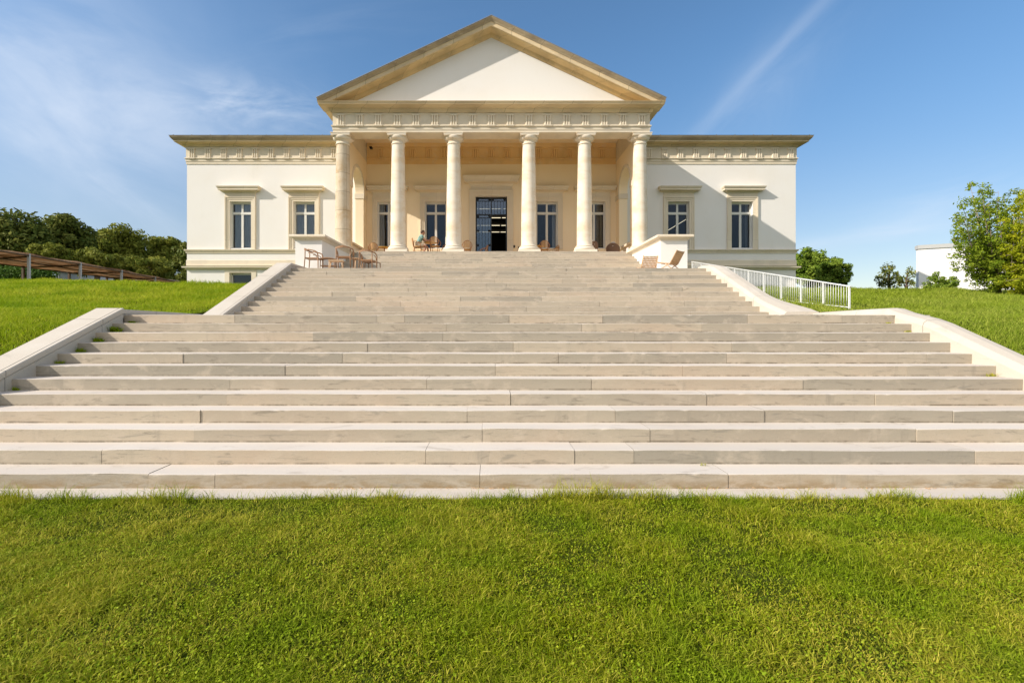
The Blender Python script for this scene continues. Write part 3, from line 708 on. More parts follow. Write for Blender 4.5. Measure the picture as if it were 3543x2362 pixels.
PT = .8447
tw = make_trig(fzL, .52); th_ = make_trig(fzB, .52, mt='honey'); th_used = False
first = True
for k in range(-19, 20):
    x = k * PT
    if 6.68 < abs(x) < 7.25: continue
    par, y = (fzL, DW - .035) if x < -7.2 else ((fzR, DW - .035) if x > 7.2 else (fzB, DW - .02))
    if par is fzB:
        if not th_used: c = th_; th_used = True
        else: c = th_.copy(); COL.objects.link(c)
    elif first: c = tw; first = False
    else: c = tw.copy(); COL.objects.link(c); c.parent = par
    c.location = (x, y, Ze(8.92))
# door surround, hood, iron door with lit lamps inside
mb = MB(); surr(DH, .33, ZF, DZ1, 0, mb); ds = adopt(mb.build('door_surround', 'stone'), vl); ds.location = (0, 0, 0)
for v in ds.data.vertices: v.co.y += DW
mb = MB(); z = DZ1 + .335
prof = [(-.05, z), (.10, z), (.10, z + .02), (.04, z + .03), (.04, z + .19), (.07, z + .20), (.10, z + .28), (.16, z + .32), (.34, z + .36), (.36, z + .50), (.38, z + .52), (.43, z + .64), (.43, z + .67), (-.05, z + .71)]
mb.mould([(-1.08, DW + .01), (-1.08, DW), (1.08, DW), (1.08, DW + .01)], prof); mb.build('hood', 'stone', ds)
YD = DW + .26
def dx(zx): return (1560 + zx / 6.03 - 1696.2) / F * YD
def dz_(zy): return EYE + (1122 - (640 + zy / 6.03)) / F * YD
mb = MB(); mb.box(-DH, -DH + .07, YD - .03, YD + .04, ZF, DZ1); mb.box(DH - .07, DH, YD - .03, YD + .04, ZF, DZ1); mb.box(-DH + .07, DH - .07, YD - .03, YD + .04, DZ1 - .09, DZ1)
mb.box(-DH + .07, DH - .07, YD - .032, YD + .04, dz_(635), dz_(612)); mb.box(-.03, .03, YD - .03, YD + .04, dz_(612), DZ1 - .09)
dr = adopt(mb.build('door', 'metal_dark'), vl)
mb = MB()
for zx in (565, 630, 692, 757):
    mb.tube([(dx(zx), YD, ZF + .02), (dx(zx), YD, dz_(680))], .011, 6); mb.tube([(dx(zx), YD, dz_(612)), (dx(zx), YD, dz_(338))], .011, 6)
for zx in (885, 948, 1012, 1075): mb.tube([(dx(zx), YD, dz_(612)), (dx(zx), YD, dz_(338))], .011, 6)
mb.box(-DH + .07, -.03, YD - .012, YD + .012, dz_(692), dz_(680)); mb.box(-DH + .07, DH - .07, YD - .012, YD + .012, dz_(344), dz_(332)); mb.box(-.045, .02, YD - .025, YD + .03, ZF, dz_(635))
mb.box(-DH + .07, -.045, YD - .02, YD + .02, ZF + .01, ZF + .12)
mb.build('grille', 'metal_dark', dr)
for zx, zy in ((540, 655), (785, 655), (540, 960), (785, 960), (540, 1258), (785, 1258), (540, 302), (785, 302), (855, 302), (1100, 302)):
    mb = MB(); x, z = dx(zx), dz_(zy)
    for k in range(6):
        a = k * math.pi / 3; mb.tube([(x + .062 * math.cos(a), YD - .02, z + .062 * math.sin(a)), (x, YD - .03, z)], [.012, .020], 5)
    mb.tube([(x, YD - .05, z), (x, YD + .02, z)], .026, 8); mb.tube([(x + .066 * math.cos(k * .7854), YD, z + .066 * math.sin(k * .7854)) for k in range(8)], .008, 5, closed=True)
    mb.build('rosette', 'metal_dark', dr)
mb = MB(); mb.box(-DH + .07, -.045, YD + .016, YD + .022, ZF + .1, dz_(635)); mb.box(-DH + .07, DH - .07, YD + .016, YD + .022, dz_(612), DZ1 - .09); mb.build('pane', 'door_glass', dr)
for k in range(5):
    mb = MB(); y = 26.75 + k * 2.45; x = -1.45
    while x < 1.35:
        L = .62; mb.box(x, x + L, y, y + .05, Ze(7.06), Ze(7.09)); x += L + .10
    adopt(mb.build('ceiling_lamp', 'lamp'), vl)
# portico sides: pier, arch, pier
for s in (-1, 1):
    ya, yb, yc, yd, zsp, ztop = 22.42, 22.95, 24.95, DW, Ze(6.83), Ze(8.70); r = (yc - yb) / 2
    pts = [(ya, ZF), (yb, ZF), (yb, zsp)] + [((yb + yc) / 2 - r * math.cos(a * math.pi / 20), zsp + r * math.sin(a * math.pi / 20)) for a in range(1, 20)] + [(yc, zsp), (yc, ZF), (yd - .001, ZF), (yd - .001, ztop), (ya, ztop)]
    mb = MB(); a, b = sorted((6.69 * s, 7.12 * s)); mb.prism(pts, 'x', a, b)
    sw = adopt(mb.build('side_wall', 'portico_plaster'), vl)
    for y0, y1 in ((ya + .002, yb + .03), (yc - .03, yd - .004)): mb = MB(); mb.box(a - .03, b + .03, y0 - .001, y1, zsp - .26, zsp); mb.build('impost', 'stone', sw)
    mb = MB()
    arc = [((yb + yc) / 2 - q * math.cos(t * math.pi / 20), zsp + q * math.sin(t * math.pi / 20)) for q in (r,) for t in range(21)]
    arc2 = [((yb + yc) / 2 - (r + .16) * math.cos(t * math.pi / 20), zsp + .002 + (r + .16) * math.sin(t * math.pi / 20)) for t in range(20, -1, -1)]
    xin = 6.69 * s; mb.prism(arc + arc2, 'x', min(xin, xin - .03 * s), max(xin, xin - .03 * s)); mb.build('archivolt', 'stone', sw)
    mb = MB(); mb.box(a + .06, b - .06, yb, yc, ZF, ZF + .60); pr = adopt(mb.build('parapet', 'plaster'), vl)
    mb = MB(); mb.box(a - .06, b + .04, yb + .002, yc - .002, ZF + .60, ZF + .70); mb.build('coping', 'stone', pr)
# ceiling
mb = MB(); mb.box(-6.69, 6.69, 22.40, DW, Ze(9.70), Ze(9.80)); adopt(mb.build('portico_ceiling', 'portico_plaster'), vl)
# portico entablature
prof = [(-.49, Ze(8.70)), (0, Ze(8.70)), (0, Ze(8.80)), (.02, Ze(8.805)), (.02, Ze(8.95)), (.065, Ze(8.96)), (.065, Ze(9.005)), (.008, Ze(9.01)), (.008, Ze(9.50)), (.03, Ze(9.51)), (.03, Ze(9.56)), (-.49, Ze(9.56))]
UP = [(-7.18, DW + .3), (-7.18, 21.6), (7.18, 21.6), (7.18, DW + .3)]
mb = MB(); mb.mould(UP, prof); mb.box(-6.69, 6.69, 22.09, 22.40, Ze(8.70), Ze(9.80)); mb.box(-6.9, -6.69, 22.4, DW, Ze(9.5601), Ze(9.8)); mb.box(6.69, 6.9, 22.4, DW, Ze(9.5601), Ze(9.8))
fp = adopt(mb.build('frieze', 'frieze'), vl)
for k in range(-8, 9):
    c = tw.copy(); COL.objects.link(c); c.parent = fp; c.location = (k * .852, 21.6 - .008, Ze(9.01)); c.scale = (1, 1, .94)
prof = [(-.3, Ze(9.56)), (.07, Ze(9.565)), (.10, Ze(9.62)), (.14, Ze(9.70)), (.15, Ze(9.73)), (.46, Ze(9.765)), (.48, Ze(9.77)), (.50, Ze(9.835)), (.52, Ze(9.84)), (.54, Ze(9.88)), (-.3, Ze(9.88))]
mb = MB(); mb.mould([(-7.18, DW + 3), (-7.18, 21.6), (7.18, 21.6), (7.18, DW + 3)], prof)
cp = adopt(mb.build('cornice', 'weathered'), vl)
# pediment: tympanum, raking cornice, roof
RA, RS = 13.64, .469
yt_ = 21.75
mb = MB(); hx = 7.3; mb.prism([(-hx, Ze(9.86)), (hx, Ze(9.86)), (hx, Ze(RA - .3 - RS * hx)), (0, Ze(RA - .3)), (-hx, Ze(RA - .3 - RS * hx))], 'y', yt_, yt_ + .25)
adopt(mb.build('tympanum', 'plaster'), vl)
prof = [(-.24, 0), (.68, 0), (.69, -.03), (.66, -.07), (.60, -.13), (.585, -.17), (.56, -.175), (.55, -.20), (.55, -.345), (.50, -.36), (.47, -.385), (.16, -.42), (.13, -.47), (.10, -.52), (.05, -.55), (0, -.57), (-.24, -.57)]
xs = [-7.72, -7.4, -7.1, -6.8, -6.4, 0, 6.4, 6.8, 7.1, 7.4, 7.72]
mb = MB(); n = len(prof)
vs = [(x, yt_ - o_, max(Ze(9.80) + (0 if d < -.3 else (d + .3) * .2), Ze(RA - RS * abs(x) + d))) for x in xs for o_, d in prof]
for i in range(len(xs) - 1):
    for k in range(n):
        mb.add([], []); f = (i * n + k, (i + 1) * n + k, (i + 1) * n + (k + 1) % n, i * n + (k + 1) % n)
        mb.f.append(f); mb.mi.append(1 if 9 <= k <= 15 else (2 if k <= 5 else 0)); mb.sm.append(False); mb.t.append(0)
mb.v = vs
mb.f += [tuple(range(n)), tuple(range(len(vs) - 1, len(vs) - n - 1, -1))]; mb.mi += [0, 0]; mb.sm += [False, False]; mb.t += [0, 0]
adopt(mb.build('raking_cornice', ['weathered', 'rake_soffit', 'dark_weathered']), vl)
mb = MB()
for s in (-1, 1):
    P = [(s * 7.74, Ze(RA - RS * 7.74 + .004)), (0, Ze(RA + .004)), (0, Ze(RA + .03)), (s * 7.76, Ze(RA - RS * 7.76 + .03))]
    mb.prism(P, 'y', yt_ - .70, 39)
adopt(mb.build('pediment_roof', 'zinc'), vl)
mb = MB(); hx = 7.1; mb.prism([(-hx, Ze(9.89)), (hx, Ze(9.89)), (hx, Ze(RA - .12 - RS * hx)), (0, Ze(RA - .12)), (-hx, Ze(RA - .12 - RS * hx))], 'y', 22.3, 38.9); adopt(mb.build('attic_wall', 'plaster'), vl)
# columns
CT = Ze(8.70); cb = ZF + .12
def make_column(mname):
    prof = []
    for i in range(25):
        t = i / 24; r = .352 - .066 * (t ** 1.6); prof.append((r, cb + .24 + t * (CT - .46 - cb - .24)))
    mb = MB(); mb.lathe([(.385, cb + .205), (.37, cb + .22)] + prof, 0, 0, 40, caps=False); c = mb.build('column', mname)
    mb = MB(); mb.box(-.49, .49, -.49, .49, ZF - .003, cb)
    tor = [(.40 + .08 * math.cos(a), cb + .068 + .075 * math.sin(a)) for a in [math.pi * (k / 8 - .5) for k in range(0, 9)]] + [(.40, cb + .145), (.395, cb + .155)] + [(.385 + .03 * math.cos(a), cb + .18 + .025 * math.sin(a)) for a in [math.pi * (k / 6 - .5) for k in range(7)]] + [(.37, cb + .21)]
    tor = [(.41, cb - .01)] + tor; mb.lathe(tor, 0, 0, 40); mb.build('base', 'column_stone', c)
    z = CT - .46; mb = MB()
    cap = [(.27, z - .01), (.315, z), (.325, z + .02), (.315, z + .045), (.288, z + .05), (.288, z + .15), (.31, z + .16), (.31, z + .175), (.33, z + .19)] + [(.33 + .11 * math.sin(a), z + .19 + .14 * (1 - math.cos(a))) for a in [math.pi / 2 * k / 8 for k in range(1, 9)]] + [(.43, z + .345)]
    mb.lathe(cap, 0, 0, 40); a = .445
    for (h0, h1, q) in ((.34, .42, a - .02), (.42, .459, a)): mb.box(-q, q, -q, q, z + h0, z + h1)
    mb.build('capital', 'column_stone', c); return c
M['rough_column'] = mat('rough_column_stone', (.62, .52, .38), .85, [(1.2, (1, 1, 1.5), (.50, .34, .17), .42, .7, .75), (4, None, (.74, .66, .53), .5, .75, .5), (9, (1, 1, .5), (.26, .18, .10), .60, .8, .5)], .018, 14, build=joints(50, .86, .02, 0, (.2, .14, .08), .7, .15))
colA = adopt(make_column('column_stone'), vl); colR = adopt(make_column('rough_column'), vl)
colR.location = (-6.85, 22.0, 0); colR['label'] = 'rough eroded column at the left corner of the portico'
for i, x in enumerate((-4.30, -1.73, 1.73, 4.30, 6.85)):
    c = colA if i == 0 else copy_tree(colA); c.location = (x, 22.0, 0); c.rotation_euler.z = i * 1.3 if False else 0
# ---------------------------------------------------------------- vegetation
def crown(name, clumps, leaf, matname, parent=None, seed=1, tintfn=None):
    """clumps: (x,y,z,rx,rz,n) -> leaf-sized faces over the surface and inside each clump"""
    r = np.random.default_rng(seed); Cs = []; Ns = []; Ts = []
    for (x, y, z, rx, rz, n) in clumps:
        d = r.normal(0, 1, (n, 3)); d /= np.linalg.norm(d, axis=1)[:, None]
        rad = (1 - .55 * r.random(n) ** 2)[:, None] * (1 + .12 * r.normal(0, 1, (n, 1)))
        Cs.append(np.array([x, y, z]) + d * rad * np.array([rx, rx, rz])); Ns.append(d); Ts.append(np.clip(r.random(n) * .7 + r.random() * .4, 0, 1))
    C = np.concatenate(Cs); N = np.concatenate(Ns) + r.normal(0, .7, C.shape) + np.array([0, 0, .35]); N /= np.linalg.norm(N, axis=1)[:, None]
    t1 = np.cross(N, r.normal(0, 1, N.shape)); t1 /= np.linalg.norm(t1, axis=1)[:, None]; t2 = np.cross(N, t1)
    s = (leaf * r.uniform(.6, 1.3, len(C)))[:, None]
    Vv = np.stack([C - t1 * s, C + t2 * s * .45 + N * s * .1, C + t1 * s, C - t2 * s * .45 + N * s * .1], 1).reshape(-1, 3)
    i = np.arange(len(C))[:, None] * 4
    return fastmesh(name, Vv, [i + np.array([[0, 1, 2, 3]])], matname, np.concatenate(Ts), parent)
def blob_clumps(c, rx, ry, rz, k, n, r, cr=.3):
    out = []
    for _ in range(k):
        d = Vector((r.gauss(0, 1), r.gauss(0, 1), r.gauss(0, 1))).normalized(); q = r.random() ** .35 * (1 - cr * .6)
        s = cr * r.uniform(.6, 1.25) * (rx + rz) / 2
        out.append((c[0] + d.x * rx * q, c[1] + d.y * ry * q, c[2] + d.z * rz * q, s, s * .75, n))
    return out
def tree(name, xa, xb, ytop, ybot, D, matname, label, cat, k, n, leaf, group=None, seed=3, trunk=True, ground=None, depth=None, bark='bark', cr=.3):
    r = random.Random(seed); X = px((xa + xb) / 2, D); rx = (xb - xa) / 2 / F * D; z1, z0 = pz(ytop, D), pz(ybot, D)
    g = float(terr(X, D)) if ground is None else ground
    root = empty(name, (X, D, g)); tag(root, label, cat, group)
    c = (0, 0, (z0 + z1) / 2 - g); rz = (z1 - z0) / 2
    cl = blob_clumps(c, rx, depth or rx, rz, k, n, r, cr)
    crown('crown', cl, leaf, matname, root, seed)
    if trunk:
        mb = MB(); b = max(.08, rx * .09); mb.tube([(0, 0, -.3), (b * .4, 0, c[2] * .4), (0, b * .5, c[2]), (b, 0, c[2] + rz * .6)], [b * 1.25, b, b * .8, b * .3], 8)
        for q in range(5):
            cc = cl[q * (k // 6)]; mb.tube([(0, b * .4, c[2] * (.45 + .1 * q)), (cc[0] * .5, cc[1] * .5, (c[2] + cc[2]) / 2), cc[:3]], [b * .55, b * .35, b * .12], 6)
        mb.build('trunk', bark, root)
    return root
G = 'row of dark broad trees behind the pergola'
tree('broad_tree', -75, 150, 690, 1000, 50, 'leaf_dark', 'tallest dark broad tree, cut by the left edge of the photo', 'tree', 62, 330, .26, G, 3, cr=.36)
tree('broad_tree', 140, 305, 716, 1000, 56, 'leaf_dark', 'dark broad tree second from the left edge, with a flat rounded top', 'tree', 56, 330, .26, G, 4)
tree('broad_tree', 315, 495, 752, 1000, 63, 'leaf_olive', 'olive brown broad tree third from the left edge', 'tree', 56, 320, .27, G, 5)
tree('broad_tree', 500, 630, 800, 1010, 68, 'leaf_olive', 'small olive rounded tree nearer the villa, fourth from the left edge', 'tree', 46, 300, .26, G, 6)
tree('evergreen_tree', 600, 690, 815, 1010, 44, 'leaf_dark', 'dark narrow evergreen right against the left corner of the villa', 'tree', 46, 300, .15, None, 7)
for i, (a, b, yt0, yb0, D, lb) in enumerate(((95, 235, 838, 925, 47, 'leafy olive shrub under the tall trees, above the first pergola posts'), (240, 425, 862, 955, 50, 'wide pale olive shrub above the middle of the pergola'), (415, 615, 876, 1005, 54, 'low olive shrub above the far end of the pergola'))):
    tree('shrub', a, b, yt0, yb0, D, 'leaf_olive', lb, 'shrub', 40, 260, .17, 'olive shrubs between pergola and trees', 20 + i, True)
tree('hedge', -60, 215, 925, 982, 41, 'leaf_hedge', 'dense dark green hedge below the pergola roof', 'hedge', 60, 260, .09, None, 31, False, depth=1.2, cr=.42)
tree('round_tree', 2730, 2862, 852, 1010, 46, 'leaf_green', 'round green tree directly beside the right corner of the villa', 'tree', 90, 170, .14, None, 33, cr=.24)
tree('young_tree', 2830, 2938, 888, 1010, 36, 'leaf_green', 'lower leafy tree behind the far end of the white railing', 'tree', 80, 130, .11, None, 34, cr=.22)
tree('shrub', 3030, 3124, 900, 1030, 33, 'leaf_dark', 'open dark shrub left of the white garden wall', 'shrub', 46, 34, .085, None, 35, cr=.2)
tree('shrub', 3095, 3180, 912, 1030, 35, 'leaf_olive', 'thin see-through shrub touching the end of the white garden wall', 'shrub', 40, 17, .085, None, 36, cr=.2)
tree('shrub', 3203, 3305, 938, 1040, 27, 'leaf_green', 'small rounded shrub in front of the white garden wall', 'shrub', 60, 80, .06, None, 37, False, cr=.22)
def limb_tree(label, base, ends, D, matname, seed, n, leaf, spread=1.0, cat='tree'):
    r = random.Random(seed)
    def W(zx, zy, d=0): Dd = D + d; return Vector((px(2700 + zx / 2.24, Dd), Dd, pz(550 + zy / 2.24, Dd)))
    b = W(*base); b.z = float(terr(b.x, b.y)) - .05
    root = empty('garden_tree', b); tag(root, label, cat, 'two leafy garden trees at the right edge')
    mb = MB(); cl = []
    fork = Vector((b.x - .12, b.y, b.z + .75)); mb.tube([b - b, fork - b], [.10, .085], 8)
    for zx, zy in ends:
        e = W(zx, zy, r.uniform(-1.3, 1.3)); m = fork.lerp(e, .5) + Vector((r.uniform(-.15, .15), r.uniform(-.2, .2), -.12 * (e - fork).length * .6))
        pts = [fork.lerp(m, .0), fork.lerp(m, .55) + Vector((0, 0, -.05)), m, m.lerp(e, .55) + Vector((0, 0, .04)), e]
        mb.tube([p - b for p in pts], [.042, .032, .024, .014, .005], 6)
        L = (e - fork).length; kk = int(7 + L * 4.6)
        for q in range(kk):
            t = .30 + .72 * (q / kk); p = fork.lerp(m, t * 2) if t < .5 else m.lerp(e, t * 2 - 1)
            sp = .34 * spread * (1.15 - t * .75); o_ = Vector((r.gauss(0, sp), r.gauss(0, sp), r.gauss(0, sp * .7)))
            s = r.uniform(.06, .26); cc = p + o_ - b; cl.append((cc.x, cc.y, cc.z, s, s * .8, int(n * .25 + n * 14 * s * s)))
            if q % 3 == 0: mb.tube([p - b, cc], [.010, .004], 4)
    mb.build('trunk', 'pale_bark', root); crown('crown', cl, leaf, matname, root, seed)
limb_tree('tall airy green tree with pale upright limbs in front of the white garden wall', (1700, 1015),
          [(1470, 190), (1500, 300), (1560, 230), (1400, 340), (1420, 450), (1350, 450), (1325, 600), (1400, 560), (1370, 700), (1440, 830), (1500, 860), (1610, 330), (1690, 250), (1740, 290), (1620, 420), (1550, 500), (1500, 620), (1700, 400), (1680, 560), (1620, 700), (1760, 480), (1740, 650), (1700, 800), (1640, 930), (1760, 880), (1560, 780), (1590, 560), (1480, 700), (1640, 1000), (1720, 990), (1800, 980), (1660, 860), (1780, 800), (1460, 560), (1540, 360), (1730, 560)], 22, 'leaf_mid', 61, 44, .062, 1.1)
limb_tree('dense yellow green tree cut by the right edge of the photo', (1900, 1010),
          [(1862, 235), (1830, 330), (1905, 300), (1960, 250), (1810, 430), (1880, 460), (1840, 600), (1950, 480), (2020, 400), (1900, 740), (1830, 780), (2060, 620), (1980, 820), (1850, 920), (1960, 650), (2080, 800), (1800, 900), (1900, 900), (1790, 700), (1870, 560), (1840, 1000), (1920, 990), (2000, 960), (1780, 950), (1900, 640), (1930, 860), (1860, 850)], 21, 'leaf_yellow', 62, 85, .058, 1.1)

# weeds in the joints of the steps
def weed(x, y, z, s, n, label, seed, mt='clover'):
    r = np.random.default_rng(seed); root = (x, y, z)
    P = np.zeros((n, 3)); P[:, :2] = r.normal(0, s * .28, (n, 2)) * np.array([1, .35])
    s *= .5; o = blades('weed', P, s * (.5 + r.random(n)), s * .13 * (.6 + r.random(n)), mt, 1.1, .8, None, seed)
    o.location = root; tag(o, label, 'weed', 'weeds in the stair joints')
def sy(n): return Y0 + (n - 1) * T
weed(-6.58, sy(6) - .03, 5 * H, .10, 60, 'low weed at the left cheek wall on the step nearest the left photo edge', 1)
weed(-6.60, sy(9) - .03, 8 * H, .15, 80, 'dark weed in the shaded step corner below the topmost three on the left', 2)
weed(-6.60, sy(10) - .03, 9 * H, .17, 90, 'weed in the shaded left corner three steps below the landing', 3)
weed(-6.60, sy(11) - .03, 10 * H, .22, 140, 'bushiest weed, climbing the left cheek wall two steps below the landing', 4)
weed(-6.55, sy(12) - .03, 11 * H, .14, 70, 'weed in the left corner of the step just below the landing', 5)
weed(-6.60, sy(8) - .03, 7 * H, .13, 60, 'small weed halfway down the lower flight at the left cheek wall', 6)
weed(7.30, sy(7) - .03, 6 * H, .13, 26, 'sprig of grass at the right cheek wall near the right photo edge', 7, 'grass_near')
weed(7.30, sy(11) - .03, 10 * H, .10, 40, 'small green tuft at the right end of the step below the landing', 8, 'grass_near')
weed(7.25, sy(12) - .03, 11 * H, .08, 30, 'tiny green tuft at the right end of the uppermost step of the lower flight', 9, 'grass_near')
weed(2.30, sy(2) - .05, H, .11, 9, 'lone yellow green grass sprig on the first tread right of centre', 10, 'grass_near')
weed(-6.35, 12.3, 12 * H, .10, 24, 'small sprout at the foot of the upper left cheek wall', 11)
# dry litter caught under the lowest riser
r = random.Random(9); mb = MB()
for k in range(170):
    x = r.choice([-1.6, -.2, 1.1, 2.1, 2.9, 3.7, -3.4, 4.4]) + r.gauss(0, .22); y = Y0 - .012 - abs(r.gauss(0, .02)); a = r.uniform(0, 3.1); l = r.uniform(.012, .04)
    mb.tube([(x, y, .018), (x + l * math.cos(a), y + l * .3 * math.sin(a), .018 + r.uniform(0, .012))], .0018, 4)
tag(mb.build('dry_litter', 'slat'), 'brown dry grass litter caught at the foot of the lowest step', 'litter', kind='stuff')

# ---------------------------------------------------------------- pergola, walls, house, railing
pg = empty('pergola', (-33.5, 40, float(terr(-33.5, 40)))); tag(pg, 'long reed roofed pergola on thin posts running behind the left bank', 'pergola')
def nearz(y): return Ze(np.interp(y, [24, 32, 36, 40, 44, 48.4, 58], [4.80, 4.71, 4.63, 4.53, 4.36, 4.28, 4.15]))
pr_ = random.Random(4); mb = MB(); ys = [27 + k * .62 for k in range(51)]
xsn = [-31 - 5.2 * i / 12 for i in range(13)]; vs = []
for y in ys:
    for i, x in enumerate(xsn):
        t = i / 12; z = float(nearz(y)) * (1 - t) + Ze(4.53) * t; sag = -.10 * math.sin(math.pi * ((y - 28) % 4) / 4) + pr_.uniform(-.03, .03); vs.append((x, y, z + sag))
nn_ = len(vs); vs += [(x, y, z + .10) for x, y, z in vs]; W_ = 13
fs = []
for j in range(len(ys) - 1):
    for i in range(12):
        a = j * W_ + i; fs += [(a, a + 1, a + W_ + 1, a + W_), (nn_ + a, nn_ + a + W_, nn_ + a + W_ + 1, nn_ + a + 1)]
    a = j * W_; fs += [(a, a + W_, nn_ + a + W_, nn_ + a), (a + 12, nn_ + a + 12, nn_ + a + W_ + 12, a + W_ + 12)]
mb.add(vs, fs, 0); adopt(mb.build('roof', 'reed', fix=False), pg)
mb = MB()
for i, x in enumerate((-31.02, -33.6, -36.1)):
    mb.tube([(x, y, float(nearz(y)) * (1 - i / 2) + Ze(4.53) * i / 2 - .10) for y in (27, 32, 36, 40, 44, 48, 52, 57.5)], .05, 6)
    if i == 0: mb0 = mb; 
    adopt(mb.build('beam', 'bark'), pg); mb = MB()
for y in (28, 32, 36, 40, 44, 48.2, 52.3):
    for x in (-31.05, -36.05):
        zt_ = float(nearz(y)) if x > -33 else Ze(4.53); yy_ = y if x > -33 else y + .7
        mb = MB(); g = float(terr(x, yy_)) - .2; mb.box(x - .075, x + .075, yy_ - .06, yy_ + .06, g, zt_ + .03); mb.box(x - .11, x + .11, yy_ - .09, yy_ + .09, g, g + .28); adopt(mb.build('post', 'wall_cap' if x > -33 else 'bark'), pg)
    mb = MB(); mb.tube([(-31.0, y, float(nearz(y)) - .16), (-36.1, y + .7, Ze(4.53) - .16)], .055, 6); adopt(mb.build('cross_beam', 'bark'), pg)
def wall_thing(label, P1, P2, zt1, zt2, zb, th, cap, nm='garden_wall'):
    a, b = Vector(P1), Vector(P2); d = (b - a).normalized(); n_ = Vector((-d.y, d.x))
    root = empty(nm, (a.x, a.y, zb)); tag(root, label, 'wall')
    q = [a, b, b + n_ * th, a + n_ * th]; zt_ = [zt1, zt2, zt2, zt1]
    mb = MB(); mb.add([(p.x, p.y, zb) for p in q] + [(p.x, p.y, z) for p, z in zip(q, zt_)], [(0, 1, 2, 3), (4, 5, 6, 7)] + [(i, (i + 1) % 4, 4 + (i + 1) % 4, 4 + i) for i in range(4)])
    adopt(mb.build('masonry', 'white_wall'), root)
    q = [a - d * .05 - n_ * .06, b + d * .05 - n_ * .06, b + d * .05 + n_ * (th + .06), a - d * .05 + n_ * (th + .06)]
    mb = MB(); mb.add([(p.x, p.y, z) for p, z in zip(q, zt_)] + [(p.x, p.y, z + cap) for p, z in zip(q, zt_)], [(0, 1, 2, 3), (4, 5, 6, 7)] + [(i, (i + 1) % 4, 4 + (i + 1) % 4, 4 + i) for i in range(4)])
    adopt(mb.build('coping', 'wall_cap'), root)
wall_thing('tall white garden wall with a grey coping behind the garden tree', (26.9, 30.0), (37, 26.0), pz(862, 30), pz(860, 30) + .1, Ze(1.2), .35, .24)
wall_thing('low white wall glimpsed under the pergola roof', (px(205, 50), 50.0), (px(392, 56), 56), pz(944, 50), pz(955, 56), Ze(2.0), .3, .08)
hs = empty('house', (px(-20, 90), 92, Ze(2.2))); tag(hs, 'tiny white house with a terracotta roof seen under the pergola at the left edge', 'house')
x0, x1 = px(-120, 90), px(26, 90)
mb = MB(); mb.box(x0, x1, 90, 96, Ze(2.0), pz(930, 90)); adopt(mb.build('wall', 'white_wall'), hs)
mb = MB(); z = pz(930, 90) + .003; mb.add([(x0 - .5, 89.5, z), (x1 + .5, 89.5, z), (x1 + .5, 96.5, z), (x0 - .5, 96.5, z), (x0 + 2, 93, z + 1.0), (x1 - 1.5, 93, z + 1.0)], [(0, 1, 5, 4), (2, 3, 4, 5), (1, 2, 5), (3, 0, 4), (3, 2, 1, 0)]); adopt(mb.build('roof', 'roof_tile'), hs)
mb = MB(); mb.box(x1 - 2.6, x1 - 1.5, 89.95, 90.02, Ze(3.0), Ze(4.2)); adopt(mb.build('window', 'black'), hs)

rl = empty('railing', (9.6, 12.76, float(terr(9.6, 12.76)))); tag(rl, 'white metal railing climbing behind the right cheek wall', 'railing')
XR_ = 9.6
def rz_(y): return Ze(1.018 + .197 * (y - 12.76))
mb = MB(); mb.obox(((XR_), (12.72 + 23.3) / 2, (rz_(12.72) + rz_(23.3)) / 2), (.028, (23.3 - 12.72) / 2 * math.hypot(1, .197), .014), ((1, 0, 0), Vector((0, 1, .197)).normalized(), Vector((0, -.197, 1)).normalized())); adopt(mb.build('top_rail', 'white_metal'), rl)
def rb_(y): return max(float(terr(XR_, y)) + .04, rz_(y) - .92)
post0 = bal0 = None
for k in range(11):
    y = 12.78 + k * 1.0; b = rb_(y) - .12
    mb = MB(); mb.box(XR_ - .018, XR_ + .018, y - .02, y + .02, b, rz_(y) - .012); adopt(mb.build('post', 'white_metal'), rl)
    if k < 10:
        for q in range(1, 10):
            yy_ = y + q / 10; b = rb_(yy_)
            if bal0 is None:
                mb = MB(); mb.tube([(0, 0, 0), (0, 0, 1)], .0065, 6); bal0 = mb.build('baluster', 'white_metal'); c = bal0
            else: c = bal0.copy(); COL.objects.link(c)
            adopt(c, rl); c.location = (XR_, yy_, b); c.scale = (1, 1, rz_(yy_) - .01 - b)
mb = MB(); ys = [12.78 + k * .5 for k in range(21)]; mb.tube([(XR_, y, rb_(y) + .01) for y in ys], .014, 6); adopt(mb.build('bottom_rail', 'white_metal'), rl)
# small fittings on the portico
mb = MB(); mb.box(-.06, .06, -.09, .09, -.05, .05); mb.tube([(0, -.09, 0), (0, -.12, -.005)], .045, 10); mb.tube([(0, .05, .04), (0, .12, .13)], .015, 6)
o = mb.build('security_camera', 'black'); o.location = (-6.40, 25.35, Ze(9.38)); tag(o, 'small black security camera under the portico ceiling at the left', 'camera')
mb = MB(); mb.box(px(1774, DW), px(1782, DW), DW - .05, DW, pz(857, DW), pz(849, DW)); mb.box(px(1775.5, DW), px(1780.5, DW), DW - .06, DW - .05, pz(855.5, DW), pz(850.5, DW))
tag(mb.build('wall_box', 'black'), 'small black box mounted low on the wall right of the door', 'box')
mb = MB(); b = px(1794, 24.2); mb.lathe([(.09, ZF), (.09, ZF + .02), (.028, ZF + .03), (.028, pz(853, 24.2) - .02), (.02, pz(853, 24.2))], b, 24.2, 10); tag(mb.build('bollard', 'black'), 'thin black bollard beside the column right of the door', 'bollard')

